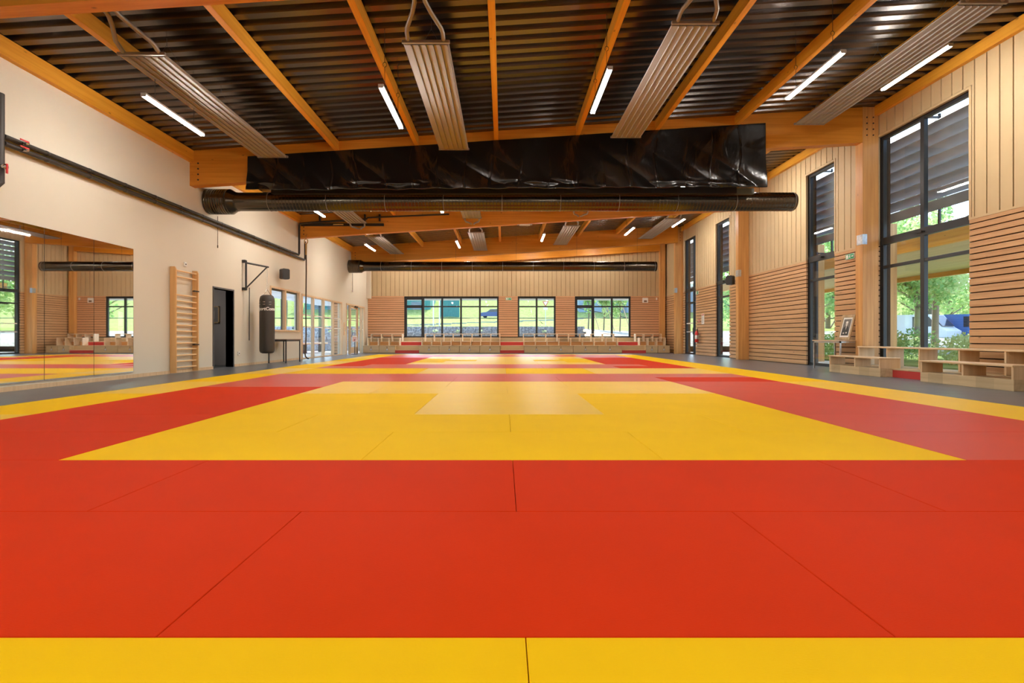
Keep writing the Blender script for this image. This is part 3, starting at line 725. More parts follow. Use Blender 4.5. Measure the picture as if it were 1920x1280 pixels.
# ------------------------------------------------------------------ punch bag on its bracket
t = empty('bag_bracket', (XL, 14.55, 2.2), label='black triangular swing-arm bracket on the white wall carrying the punch bag', cat='bracket')
tip = Vector((.49, .45, .66))
m_ = MB(); m_.box(0, .1, -.04, .04, .72, .80); m_.box(0, .1, -.04, .04, -.06, .02); m_.build('wall_plate', M['black'], t)
m_ = MB(); m_.tube([(.10, 0, -.05), (.10, 0, .78)], .028, 10); m_.build('pivot_tube', M['black'], t)
m_ = MB(); m_.tube([(.10, 0, .72), tip + Vector((.03, .03, 0))], .026, 8); m_.build('arm', M['black'], t)
m_ = MB(); m_.tube([(.10, 0, 0), tuple(tip)], .02, 8); m_.build('brace', M['black'], t)
m_ = MB(); m_.tube([(.17, .05, .02), (.165, .05, -1.48)], .012, 8); m_.build('pull_rod', M['black'], t)
BX, BY = XL + .49, 15.0
t = empty('punch_bag', (BX, BY, .34), label='tall dark grey punch bag with white lettering hanging from the wall bracket', cat='punch bag')
r = .208
m_ = MB(); m_.lathe([(0, 0), (.12, .0), (.18, .02), (r - .004, .07), (r, .14), (r, 1.0), (r, 1.52), (r - .006, 1.58), (.18, 1.66), (.13, 1.70), (0, 1.71)], (0, 0, 0), 40); m_.build('bag_body', M['bag'], t)
tc = math.atan2(-BY, -BX)
m_ = MB()
for k in range(8):
    w = tc + R(22) + k * math.pi / 4
    for dz in (0, .07): 
        for dw in (-.09, .09):
            c = Vector((math.cos(w + dw), math.sin(w + dw), 0)); m_.obox(c * (r + .001) + Vector((0, 0, 1.42 + dz)), c * .003, Vector((-c.y, c.x, 0)) * .009, (0, 0, .009))
m_.build('rivets', M['chrome'], t)
m_ = MB()
for k in range(4):
    w = tc + R(45) + k * math.pi / 2; p = Vector((math.cos(w) * .17, math.sin(w) * .17, 1.67)); m_.tube([p, (0, 0, 1.86)], .006, 6)
for k in range(14):
    z = 1.86 + k * .045; a = (.012, 0) if k % 2 else (0, .012)
    m_.tube([(a[0], a[1], z), (a[0], a[1], z + .05)], .004, 5); m_.tube([(-a[0], -a[1], z), (-a[0], -a[1], z + .05)], .004, 5)
m_.tube([(0, 0, 2.48), (0, 0, 2.52)], .006, 6)
m_.build('chain', M['chrome'], t)
def text_mesh(s, size, ext=.002, bold=0.0, align='CENTER'):
    cu = bpy.data.curves.new('lettering', 'FONT'); cu.body = s; cu.size = size; cu.extrude = ext; cu.offset = bold; cu.align_x = align; cu.shear = .15 if bold else 0
    ob = bpy.data.objects.new('tmp', cu); link(ob); bpy.context.view_layer.update()
    me = bpy.data.meshes.new_from_object(ob.evaluated_get(bpy.context.evaluated_depsgraph_get())); bpy.data.objects.remove(ob); return me
me = text_mesh('SportComs', .128, .002, .004)
bm = bmesh.new(); bm.from_mesh(me); bmesh.ops.subdivide_edges(bm, edges=[e for e in bm.edges if e.calc_length() > .03], cuts=2)
for v in bm.verts:
    th = tc + (v.co.x - .035) / r; rad = r + .002 + v.co.z; v.co = Vector((math.cos(th) * rad, math.sin(th) * rad, 1.25 + v.co.y))
bm.to_mesh(me); bm.free(); me.materials.append(M['white']); o = bpy.data.objects.new('lettering', me); link(o); o.parent = t

# ------------------------------------------------------------------ speakers
def speaker(loc, rz, label):
    t = empty('wall_speaker', loc, rz, label=label, cat='speaker', group='black wall speakers')
    m_ = MB(); m_.prism([(-.09, .0, -.17), (.09, .0, -.17), (.13, .0, -.14), (.13, 0, .14), (.09, 0, .17), (-.09, 0, .17), (-.13, 0, .14), (-.13, 0, -.14)], (0, .17, 0)); m_.build('cabinet', M['black'], t, bevel=.012)
    m_ = MB(); m_.box(-.105, .105, -.008, 0, -.15, .15); m_.build('grille', plain('speaker grille', (.03, .03, .03), .7), t)
    m_ = MB(); m_.tube([(0, .17, 0), (0, .25, 0)], .02, 8); m_.box(-.04, .04, .25, .27, -.06, .06); m_.build('wall_mount', M['black'], t)
speaker((XL + .36, 16.62, 2.86), R(55), 'black speaker on the white wall between the punch bag bracket and pipes')
speaker((8.42, 19.15, 2.94), R(-55), 'black speaker on the right wall between a narrow window and a column')

# ------------------------------------------------------------------ climbing rope
o = empty('climbing_rope', (-7.06, 18.35, 0), label='long dark climbing rope hanging from the third roof beam by the white wall', cat='rope')
m_ = MB(); pts = [(0, 0, 4.1)] + [(.008 * math.sin(k), 0, 4.1 - k * .5) for k in range(1, 7)] + [(0, 0, .8), (-.02, 0, .4), (-.04, 0, .22), (-.02, 0, .12), (.04, 0, .06), (.10, 0, .045)]
m_.tube(pts, .024, 8); m_.build('rope', M['rope'], o)
m_ = MB(); m_.tube([(0, 0, 3.75), (0, 0, 4.12)], .031, 8)
m_.tube([(0, 0, 4.12), (-.055, 0, 4.2), (-.06, 0, 4.27), (0, 0, 4.34), (.06, 0, 4.27), (.055, 0, 4.2), (0, 0, 4.12)], .018, 8); m_.build('eye_splice', M['ropeT'], o)
m_ = MB(); m_.tube([(0, 0, 4.33), (0, 0, 4.45), (0, .06, 4.5), (0, .14, 4.5)], .008, 6); m_.build('hook', M['chrome'], o)

# ------------------------------------------------------------------ tables
def table(loc, sx, sy, h, label, top, leg):
    t = empty('folding_table', loc, label=label, cat='table')
    m_ = MB(); m_.box(0, sx, 0, sy, h - .028, h); m_.build('tabletop', top, t, bevel=.004)
    m_ = MB(); m_.box(.02, sx - .02, .02, .045, h - .07, h - .028); m_.box(.02, sx - .02, sy - .045, sy - .02, h - .07, h - .028); m_.box(.02, .045, .02, sy - .02, h - .07, h - .028); m_.box(sx - .045, sx - .02, .02, sy - .02, h - .07, h - .028); m_.build('apron', leg, t)
    for x in (.02, sx - .05):
        for y in (.02, sy - .05): m_ = MB(); m_.box(x, x + .03, y, y + .03, 0, h - .028); m_.build('leg', leg, t)
table((XL + .08, 15.9, 0), .60, 1.15, .75, 'small dark-topped table against the white wall behind the punch bag', M['table'], M['alu'])
table((8.13, 12.4, 0), .62, 1.12, .74, 'narrow table carrying the framed portrait beside the right wall', M['tableR'], M['steel'])
# ------------------------------------------------------------------ portrait leaning on the wall, standing on the table
t = empty('portrait_frame', (8.50, 12.83, .745), label='framed black and white portrait of a man leaning on the right wall', cat='picture')
t.rotation_euler = (R(-14), 0, R(-90))   # local -Y faces the room
W, H = .48, .64
m_ = MB(); e = .065
for a, b, c, d in ((-W / 2, W / 2, 0, e), (-W / 2, W / 2, H - e, H), (-W / 2, -W / 2 + e, e, H - e), (W / 2 - e, W / 2, e, H - e)): m_.box(a, b, -.02, .01, c, d)
m_.build('frame', M['goldw'], t, bevel=.006)
m_ = MB(); m_.box(-W / 2 + e, W / 2 - e, -.006, .004, e, H - e); m_.build('mount_board', M['paper'], t)
m_ = MB(); m_.box(-.135, .135, -.008, -.006, .11, .53); m_.build('print', M['grey'], t)
m_ = MB(); n = 16
def ell(cx, cz, rx, rz, y, mi):
    m_.prism([(cx + rx * math.cos(2 * math.pi * k / n), y, cz + rz * math.sin(2 * math.pi * k / n)) for k in range(n)], (0, .001, 0), mi)
m_.prism([(-.13, -.0095, .112), (.125, -.0095, .112), (.12, -.0095, .24), (.085, -.0095, .32), (.03, -.0095, .35), (-.03, -.0095, .35), (-.10, -.0095, .31), (-.13, -.0095, .22)], (0, .001, 0), 0)
m_.prism([(-.02, -.0105, .35), (.025, -.0105, .35), (.004, -.0105, .25)], (0, .001, 0), 1)
ell(0, .41, .042, .058, -.0105, 1); ell(0, .448, .044, .028, -.0115, 2); ell(0, .372, .018, .012, -.0115, 2); ell(-.05, .17, .03, .02, -.0105, 1); ell(.05, .18, .03, .02, -.0105, 1)
m_.build('portrait_figure', [M['suit'], M['skin'], M['paper']], t)

# ------------------------------------------------------------------ signs and small wall things
def exit_sign(loc, rz, label):
    t = empty('exit_sign', loc, rz, label=label, cat='sign', group='green emergency exit signs')
    m_ = MB(); m_.box(-.16, .16, 0, .035, -.07, .07); m_.build('housing', M['white'], t, bevel=.004)
    m_ = MB(); m_.box(-.15, .15, -.003, 0, -.06, .06, 0); y = -.005
    m_.box(-.13, -.055, y, -.003, -.045, .045, 1)     # doorway
    m_.lathe([(0, y - .001), (.011, y - .001), (.011, y)], (.012, 0, .036), 10, 1, 'Y')
    m_.obox((0, y, .008), (.010, 0, -.004), (0, .001, 0), (.008, 0, .02), 1); m_.obox((-.022, y, -.026), (.02, 0, .008), (0, .001, 0), (.003, 0, -.006), 1); m_.obox((.022, y, -.024), (.018, 0, -.012), (0, .001, 0), (.004, 0, .005), 1)
    m_.obox((-.022, y, .014), (.018, 0, .001), (0, .001, 0), (0, 0, .004), 1); m_.obox((.028, y, .008), (.012, 0, -.008), (0, .001, 0), (.003, 0, .004), 1)
    m_.box(.06, .10, y, -.003, -.008, .008, 1); m_.prism([(.10, y, -.028), (.10, y, .028), (.135, y, 0)], (0, .002, 0), 1)
    m_.build('pictogram', [M['green'], M['white']], t)
exit_sign((0.28, YF - .04, 2.90), 0, 'green exit sign on the far wall between two windows')
exit_sign((XR - .045, 13.05, 2.86), R(-90), 'green exit sign on the boards above the framed portrait')
exit_sign((XR - .045, 23.35, 2.83), R(-90), 'green exit sign above the fire extinguisher')
t = empty('alarm_box', (7.73, YF, 2.82), label='square white alarm box high on the far boards, right of the windows', cat='box')
m_ = MB(); m_.box(-.15, .15, -.06, 0, -.13, .13); m_.build('body', M['white'], t, bevel=.01); m_ = MB(); m_.box(-.08, .08, -.065, -.06, -.10, .0); m_.build('grille', M['table'], t)
t = empty('sensor', (8.35, YF, 2.90), label='tiny white motion sensor in the far right corner', cat='sensor'); m_ = MB(); m_.box(-.03, .03, -.05, 0, -.06, .06); m_.build('body', M['white'], t, bevel=.01); m_ = MB(); m_.box(-.02, .02, -.055, -.05, -.03, .01); m_.build('lens', M['paper'], t)
t = empty('fire_extinguisher', (8.72, 23.15, .58), label='red fire extinguisher on the right wall beside the glazed exit door', cat='fire extinguisher')
m_ = MB(); m_.lathe([(0, 0), (.07, 0), (.08, .02), (.08, .42), (.06, .48), (.025, .51), (.025, .54), (0, .54)], (0, 0, 0), 20); m_.build('cylinder', M['redp'], t)
m_ = MB(); m_.box(-.02, .02, -.03, .09, .53, .56); m_.box(-.015, .015, -.03, .11, .58, .595); m_.tube([(0, -.02, .55), (0, -.10, .62), (0, -.14, .5), (0, -.12, .2), (0, -.1, .12)], .012, 8); m_.build('valve_and_hose', M['black'], t)
m_ = MB(); m_.box(.075, .13, -.03, .03, .3, .34); m_.build('bracket', M['steel'], t)
m_ = MB(); m_.lathe([(.0805, .15), (.0805, .32)], (0, 0, 0), 20); m_.build('label_band', M['paper'], t)
t = empty('notice', (XR - .005, 22.75, 1.62), R(-90), label='white safety notice on the boards right of the fire extinguisher', cat='notice')
m_ = MB(); m_.box(-.15, .15, -.006, 0, -.23, .23); m_.build('sheet', M['paper'], t)
m_ = MB(); m_.box(-.12, .12, -.008, -.006, .16, .2, 0)
for k in range(9): m_.box(-.12, .05 + .06 * (k % 2), -.008, -.006, .11 - k * .035, .12 - k * .035, 1)
m_.build('printed_lines', [M['redp'], M['grey']], t)
t = empty('notice', (XR - .005, 23.2, 1.55), R(-90), label='small red square fire notice above the extinguisher', cat='notice')
m_ = MB(); m_.box(-.07, .07, -.006, 0, -.07, .07); m_.build('plate', M['redp'], t); m_ = MB(); m_.box(-.02, .02, -.008, -.006, -.05, .03); m_.box(-.01, .04, -.008, -.006, .03, .045); m_.build('symbol', M['white'], t)
t = empty('emergency_light', (.77, 18.6, roofz(.77) - BDEP - .05), label='small white emergency light under the third roof beam', cat='light')
m_ = MB(); m_.box(-.2, .2, -.05, .05, 0, .05); m_.build('body', M['white'], t, bevel=.015); m_ = MB(); m_.box(-.27, -.2, -.03, .03, .02, .05); m_.box(.2, .27, -.03, .03, .02, .05); m_.build('bracket', M['steel'], t)
t = empty('notice_stand', (-7.0, 24.15, 0), label='floor stand with a tilted red and white notice before the timber doors', cat='sign')
m_ = MB(); m_.box(-.12, .12, -.12, .12, 0, .015); m_.tube([(0, 0, 0), (0, 0, .72)], .018, 8); m_.build('pole', M['alu'], t)
m_ = MB(); m_.prism([(-.12, -.02, .60), (.14, -.02, .60), (.10, .04, .88), (-.13, .04, .88)], (0, .012, 0)); m_.build('notice_board', M['paper'], t)
m_ = MB(); 
for k in range(5): m_.obox((0, -.012 + k * .012, .64 + k * .05), (.09, 0, 0), (0, .004, 0), (0, .002, .010))
m_.build('red_text', M['redp'], t)
t = empty('hook_board', (XL, 23.82, 1.2), label='narrow pale wooden hook board on the white pier between both glazings', cat='board')
m_ = MB(); m_.box(0, .025, -.08, .08, -.3, .3); m_.build('board', M['birch'], t, bevel=.01)
m_ = MB(); m_.tube([(.02, 0, .2), (.07, 0, .2), (.08, 0, .24)], .008, 6); m_.tube([(.02, 0, -.1), (.07, 0, -.1), (.08, 0, -.06)], .008, 6); m_.build('hook', M['steel'], t)

# ------------------------------------------------------------------ far benches
def storage_box(x0, x1, label, mark):
    w = x1 - x0; t = empty('storage_bench_box', (x0, 26.0, 0), label=label, cat='bench', group='front row of bench boxes')
    m_ = MB(); m_.box(.004, w - .004, .02, .55, .01, .36); m_.box(.0, w, -.01, .55, .36, .385); m_.build('box_body', M['blockX'], t, bevel=.003)
    m_ = MB(); m_.box(.02, w - .02, .0, .02, .02, .35); f_ = m_.build('front_panel', M['blockX'], t, bevel=.003)
    m_ = MB(); m_.lathe([(0, -.002), (.024, -.002), (.024, .001)], (w / 2, 0, .30), 14, axis='Y'); m_.build('finger_hole', M['black'], f_)
    m_ = MB(); s = .05; c = w / 2
    m_.box(c - s, c + s, -.003, 0, .13, .23, 0); m_.box(c - s + .014, c + s - .014, -.004, -.003, .144, .216, 1)
    for q in mark: m_.box(c + q[0] * .01, c + q[1] * .01, -.005, -.004, .18 + q[2] * .01, .18 + q[3] * .01, 0)
    m_.build('number_plate', [M['grey'], M['paper']], f_)
digits = [[(-2, 2, 2, 3), (-2, -1, -3, 3), (1, 2, -3, 3), (-2, 2, -3, -2)], [(0, 1, -3, 3)], [(-2, 2, 2, 3), (1, 2, 0, 3), (-2, 2, 0, 1), (-2, -1, -3, 0), (-2, 2, -3, -2)], [(-2, 2, 2, 3), (1, 2, -3, 3), (-1, 2, 0, 1), (-2, 2, -3, -2)]]
def xs(a, b, n): return [a + (b - a) * k / n for k in range(n + 1)]
k = 0
for (a, b, n, nm) in ((-7.12, -5.49, 2, 'left corner group'), (-4.29, -.17, 4, 'group left of centre'), (1.05, 6.02, 4, 'group right of centre'), (7.22, 8.44, 2, 'right corner group')):
    e = xs(a, b, n)
    for i in range(n): storage_box(e[i], e[i + 1], 'wooden bench box with finger hole, %s from left in the %s' % (ORD[i], nm), digits[k % 4]); k += 1
ail = [(-5.49, -4.29, 'left'), (-.17, 1.05, 'middle'), (6.02, 7.22, 'right')]
for a, b, nm in ail:
    t = empty('bench_step', (a, 26.0, 0), label='low wooden step with red front in the %s gap of the benches' % nm, cat='step', group='red fronted steps')
    w = b - a
    m_ = MB(); m_.box(.004, w - .004, .0, .3, .0, .15); m_.build('red_riser', M['redriser'], t)
    m_ = MB(); m_.box(.0, w, -.01, .3, .15, .17); m_.box(.004, w - .004, .3, .55, .0, .36); m_.box(.004, w - .004, .3, .55, .36, .385); m_.build('tread', M['blockX'], t)
# second plinth and its red pieces
t = empty('bench_plinth', (0, 26.56, 0), label='long stepped plinth carrying the open box seats along the far wall', cat='platform')
m_ = MB(); m_.box(-7.12, 8.44, 0, .44, 0, .385); m_.build('deck', M['birchLitX'], t)
t['label'] = 'lower wooden plinth under the front open box benches along the far wall'
t = empty('bench_plinth', (0, 26.56, 0), label='upper wooden plinth under the rear open box benches against the far wall', cat='platform')
m_ = MB(); m_.box(-7.12, 8.44, .44, 1.18, 0, .56); m_.build('deck', M['shaded_ply'], t)
m_ = MB()
for a, b, nm in ail: m_.box(a + .02, b - .02, .425, .44, .386, .56)
m_.build('red_riser', M['redriser'], t)
m_ = MB(); m_.box(-7.12, 8.44, .42, 1.18, .56, .585); m_.build('upper_board', M['birchLitX'], t)
def cubby(x0, x1, n, y, z, h, dep, label):
    w = x1 - x0; t = empty('open_box_bench', (x0, y, z), label=label, cat='bench', group='open box benches'); th = .035
    m_ = MB(); m_.box(0, w, 0, dep, h - .028, h); m_.build('seat_board', M['birchLitX'], t, bevel=.003)
    for k in range(n + 1):
        c = w * k / n; c = min(max(c, th / 2), w - th / 2); m_ = MB(); m_.box(c - th / 2, c + th / 2, .0, dep, .0, h - .028); m_.build('divider', M['birchLitX'], t, bevel=.003)
    return t
cubby(-7.06, -5.38, 3, 26.62, .386, .405, .38, 'open box bench, lower row, left corner')
cubby(-4.26, -.17, 8, 26.62, .386, .405, .38, 'long open box bench, lower row, left of centre')
cubby(1.05, 5.95, 8, 26.62, .386, .405, .38, 'long open box bench, lower row, right of centre')
cubby(7.06, 8.42, 3, 26.62, .386, .405, .38, 'open box bench, lower row, right corner')
cubby(-7.06, -5.38, 3, 27.3, .586, .41, .36, 'open box bench, upper row, left corner')
cubby(-4.2, -.17, 8, 27.3, .586, .41, .36, 'long open box bench, upper row, left of centre')
cubby(1.05, 5.9, 8, 27.3, .586, .41, .36, 'long open box bench, upper row, right of centre')
cubby(7.03, 8.42, 3, 27.3, .586, .41, .36, 'open box bench, upper row, right corner')

# ------------------------------------------------------------------ right benches
def rbench(x, y0, y1, base, top, dep, blocks, label, plinth=True):
    t = empty('wooden_bench', (x, y0, 0), label=label, cat='bench', group='benches along the right wall')
    if plinth:
        m_ = MB(); m_.box(0, dep, 0, y1 - y0, 0, base); m_.build('base_box', M['block'], t, bevel=.004)
    m_ = MB(); m_.box(-.02, dep, -.0, y1 - y0, top - .028, top); m_.build('seat_board', M['birch'], t, bevel=.006)
    for yy, d in blocks:
        m_ = MB(); m_.box(0, d, yy - y0, yy - y0 + .035, base, top - .028); m_.build('divider', M['birchD'], t, bevel=.003)
rbench(7.65, 10.42, 12.05, .175, .39, .42, [(12.01, .35), (11.16, .35), (10.425, .42)], 'low wooden bench left of the red step, before the tall window')
rbench(7.62, 7.66, 9.38, .175, .39, .42, [(9.34, .38), (8.50, .38), (7.665, .42)], 'low wooden bench at the right edge, right of the red step')
t = empty('bench_step', (7.9, 9.38, 0), label='low step with red front between the two benches on the right', cat='step')
m_ = MB(); m_.box(0, .18, .004, 1.036, 0, .148); m_.build('red_riser', M['redriser'], t)
m_ = MB(); m_.box(-.01, .18, .0, 1.04, .148, .172); m_.build('tread', M['block'], t)
t = empty('bench_platform', (8.08, 6.9, 0), label='low wooden platform under the upper bench beside the tall window', cat='platform')
m_ = MB(); m_.box(.0, .72, 0, 5.13, 0, .173); m_.build('deck', M['block'], t)
rbench(8.29, 7.0, 12.0, .175, .60, .42, [(11.96, .36), (11.08, .36), (10.22, .36), (9.32, .36), (8.46, .36), (7.6, .36)], 'long upper wooden bench beside the tall double window', plinth=False)

# ------------------------------------------------------------------ outside
def leaves(mb, c, rad, n, size, rn, m=0, shell=.55):
    c = Vector(c)
    for _ in range(n):
        d = Vector((rn.gauss(0, 1), rn.gauss(0, 1), rn.gauss(0, 1))).normalized() * (shell + (1 - shell) * rn.random())
        p = c + Vector((d.x * rad[0], d.y * rad[1], d.z * rad[2])); s = size * rn.uniform(.6, 1.4)
        a = Vector((rn.gauss(0, 1), rn.gauss(0, 1), rn.gauss(0, 1))).normalized(); b = a.cross(Vector((rn.gauss(0, 1), rn.gauss(0, 1), rn.gauss(0, 1)))).normalized()
        mb.add([p - a * s, p + b * s * .6, p + a * s, p - b * s * .6], [(0, 1, 2, 3)], m)
rt = random.Random(11)
def tree(loc, h, cr, n, size, label, mats=('leaf', 'leafy'), trunk=.16, base=.35, name='tree', grp='trees outside'):
    t = empty(name, loc, label=label, cat='tree', group=grp)
    m_ = MB(); m_.tube([(0, 0, 0), (.05, 0, h * .3), (-.05, .05, h * .6), (0, 0, h * .85)], [trunk, trunk * .8, trunk * .5, trunk * .2], 8)
    for k in range(6):
        w = k * 1.05 + rt.random(); z = h * (base + .08 * k); m_.tube([(0, 0, z), (math.cos(w) * cr * .35, math.sin(w) * cr * .35, z + cr * .25), (math.cos(w) * cr * .7, math.sin(w) * cr * .7, z + cr * .45)], [trunk * .4, trunk * .25, trunk * .1], 6)
    m_.build('trunk', M['bark'], t)
    m_ = MB(); zc = h * (base + 1) / 2; rz_ = h * (1 - base) / 2
    for k in range(9):
        w = rt.uniform(0, 6.28); q = rt.uniform(.2, .62)
        leaves(m_, (math.cos(w) * cr * q, math.sin(w) * cr * q, zc + rt.uniform(-.55, .6) * rz_), (cr * .5, cr * .5, rz_ * .45), n // 9, size, rt, rt.random() > .55)
    m_.build('foliage', [M[mats[0]], M[mats[1]]], t)
    return t
# terrain beyond the far wall
def lerp(t, P):
    for (a, u), (b, v) in zip(P, P[1:]):
        if t <= b: return u + (v - u) * max(0, (t - a)) / (b - a)
    return P[-1][1]
PL = [(33, 1.5), (62, 2.1), (81, 3.75), (89, 3.95), (125, 12.5), (200, 22)]
PR = [(29, .3), (31, .75), (37, 1.25), (62, 2.1), (81, 3.75), (89, 3.95), (125, 12.5), (200, 22)]
def hgt(x, y):
    f = min(1, max(0, (x - 4) / 4)) if y < 62 else 0
    return lerp(y, PL) * (1 - f) + lerp(y, PR) * f
def terrain(x0, x1, y0, y1, st, name, mat, lab, cat):
    mb = MB(); nx, ny = int((x1 - x0) / st), int((y1 - y0) / st); rn = random.Random(2)
    for j in range(ny + 1):
        for i in range(nx + 1):
            x, y = x0 + (x1 - x0) * i / nx, y0 + (y1 - y0) * j / ny
            mb.v.append((x, y, hgt(x, y) + (rn.uniform(-.08, .08) if 0 < j < ny and y > 36 else 0)))
    for j in range(ny):
        for i in range(nx):
            a = j * (nx + 1) + i; mb.f.append((a, a + 1, a + nx + 2, a + nx + 1)); mb.m.append(0); mb.s.append(True)
    o = mb.build(name, mat, kind='structure'); return o
terrain(-90, 5.2, 33.6, 190, 2.4, 'grass_slope', M['grass'], '', '')
terrain(5.2, 110, 37, 190, 2.4, 'grass_slope', M['grass'], '', '')
terrain(5.2, 40, 29, 37, 1.0, 'gravel_bed', M['gravel'], '', '')
mb = MB(); mb.box(-90, 130, 28.26, 200, -.6, -.02); mb.box(XR + .36, 130, -30, 28.26, -.6, -.02); mb.box(-90, XL - .21, 15.2, 28.26, -.6, -.02); mb.build('ground_paving', M['pave'], kind='structure')
mb = MB()
for a, b in ((-90, 110),):
    mb.prism([(a, 82, 3.88), (b, 82, 3.88), (b, 88, 4.02), (a, 88, 4.02)], (0, 0, .05))
mb.build('road', M['road'], kind='structure')
mb = MB(); 
for k in range(18):
    x = -22 + k * 1.9; mb.box(x, x + 1.92, 58 + k * 1.2, 60 + k * 1.2, 1.5, hgt(x, 59 + k * 1.2) + .06)
mb.build('footpath', M['pave'], kind='structure')
for i, (y, z) in enumerate(((32.2, 1.17), (33.1, 1.5))):
    t = empty('gabion_wall', (0, y, 0), label='%s grey stone gabion terrace outside the far windows' % ['lower', 'upper'][i], cat='wall')
    mb = MB(); rn = random.Random(4 + i); x = -40.0; zz = z - .55
    while x < 5:
        for r_ in range(3):
            w = rn.uniform(.14, .3); h_ = .18; mb.obox((x + w / 2, rn.uniform(-.02, .05), zz + .1 + r_ * .18), (w / 2, 0, rn.uniform(-.02, .02)), (0, .12, 0), (rn.uniform(-.02, .02), 0, h_ / 2))
        x += .21
    mb.build('stones', M['stone'], t); mb = MB(); mb.box(-40, 5.1, .0, 1.1, 0, z - .02); mb.build('fill', M['stone'], t)
    mb = MB(); 
    for k in range(26): leaves(mb, (-38 + k * 1.65 + rn.random(), -.1, z + .02), (.18, .12, .1), 24, .05, rn)
    o = mb.build('creeping_plant', M['leafy'], t)
for k, x in enumerate((6.05, 7.15, 8.3)):
    y = 36.6; t = tree((x, y, hgt(x, y) - .05), 4.4, .72, 1500, .085, 'young staked tree outside the right far window, %s from the left' % ORD[k], ('leaf', 'leafy'), .05, .2, 'young_tree', 'young staked trees')
    m_ = MB(); m_.tube([(.75, -.1, 0), (.05, -.05, 2.3)], .035, 8); m_.build('stake', M['framew'], t)
t = empty('yield_sign', (5.0, 61, hgt(5, 61)), label='red and white triangular yield sign on the grass outside', cat='sign')
m_ = MB(); m_.tube([(0, 0, 0), (0, 0, 2.85)], .04, 8); m_.build('post', M['steel'], t)
zt = 3.0 ; m_ = MB(); s = .38
m_.prism([(-s, -.06, zt), (s, -.06, zt), (0, -.06, zt - .66)], (0, .03, 0), 0); m_.prism([(-s + .13, -.07, zt - .07), (s - .13, -.07, zt - .07), (0, -.07, zt - .50)], (0, .012, 0), 1)
m_.build('triangle_plate', [M['redp'], M['white']], t); m_ = MB(); m_.box(-.25, .25, -.06, -.04, 2.0, 2.25); m_.build('small_plate', M['white'], t)
def car(loc, rz, paint, label, van=False):
    t = empty('parked_van' if van else 'parked_car', loc, rz, label=label, cat='car', group='parked cars outside')
    if van: P = [(-2.4, .35), (2.4, .35), (2.45, .9), (2.1, 1.15), (1.5, 1.95), (-2.35, 2.0), (-2.42, 1.0)]; H_ = 2.0
    else: P = [(-2.1, .3), (2.1, .3), (2.15, .7), (1.9, .88), (1.05, .98), (.45, 1.42), (-1.0, 1.46), (-1.85, 1.0), (-2.12, .9)]; H_ = 1.45
    m_ = MB(); m_.prism([(x, -.85, z) for x, z in P], (0, 1.7, 0)); m_.build('body', paint, t, bevel=.08)
    m_ = MB()
    if van: m_.prism([(2.13, -.7, 1.2), (2.13, .7, 1.2), (1.56, .65, 1.9), (1.56, -.65, 1.9)], (.02, 0, .015))
    if van: q = [(.6, 1.15), (1.95, 1.2), (1.5, 1.8), (.6, 1.82)]
    else: q = [(-1.65, 1.0), (.95, 1.0), (.4, 1.35), (-.95, 1.38)]
    m_.prism([(x, -.865, z) for x, z in q], (0, .012, 0)); m_.prism([(x, .853, z) for x, z in q], (0, .012, 0)); m_.build('side_window', M['carglass'], t)
    for x in (-1.35, 1.35):
        for y in (-.78, .6):
            m_ = MB(); m_.lathe([(0, 0), (.2, 0), (.2, .01), (.32, .02), (.33, .16), (0, .18)], (x, y - .09, .33), 18, axis='Y'); m_.build('wheel', M['tyre'], t)
car((-1.7, 85, 3.98), R(180), M['carblue'], 'dark blue car on the road up the grass slope')
mb = MB(); mb.box(18.6, 60, 23.6, 60, -.02, .3); mb.build('car_park_paving', M['pave'], kind='structure')
car((26.9, 34, .3), R(-65), M['carwhite'], 'white van parked beyond the tall double window', True)
car((29.6, 33.2, .3), R(-70), M['carblue2'], 'blue van parked behind the hedge outside the tall window', True)
car((33.5, 38.8, .3), R(-65), M['carwhite'], 'white car parked behind the blue one outside')
# fence, buildings, lamp posts in the distance
t = empty('metal_shed', (-22.2, 91, 3.9), label='teal corrugated metal panels standing on the grass slope', cat='shed')
m_ = MB()
for k in range(11): m_.box(10.9 + k * .33, 11.1 + k * .33, -.06, 0, 0, 4.2)
m_.box(10.8, 14.4, 0, .1, 0, 4.15); m_.build('panels', M['teal'], t)
t = empty('building', (-38, 98, 3.6), label='teal clad building beyond the road at the left', cat='building')
m_ = MB(); m_.box(0, 24, 0, 8, 0, 7); m_.build('walls', M['teal'], t); m_ = MB(); m_.box(-.3, 24.3, -.3, 8.3, 7, 7.4); m_.build('roof', M['extw'], t)
m_ = MB()
for k in range(7): m_.box(1.2 + k * 3.2, 3 + k * 3.2, -.05, 0, 2, 4)
m_.build('window', M['carpale'], t)
t = empty('building', (14, 95, 3.6), label='blue grey building beyond the young trees', cat='building')
m_ = MB(); m_.box(0, 26, 0, 10, 0, 6.5); m_.build('walls', M['bluewall'], t); m_ = MB(); m_.box(-.4, 26.4, -.4, 10.4, 6.5, 7); m_.build('roof', M['extw'], t)
m_ = MB()
for k in range(8): m_.box(1.2 + k * 3, 2.8 + k * 3, -.05, 0, 1.5, 3.8)
m_.build('window', M['carpale'], t)
for k, (x, y) in enumerate(((-7.1, 52), (-6.55, 52.5))):
    t = empty('lamp_post', (x, y, hgt(x, y)), label='thin white post on the grass, %s of the two' % ['left', 'right'][k], cat='post'); m_ = MB(); m_.tube([(0, 0, 0), (0, 0, 4.3)], .06, 8); m_.build('pole', M['white'], t)
    m_ = MB(); m_.box(-.25, .35, -.08, .08, 4.25, 4.35); m_.build('head', M['white'], t)
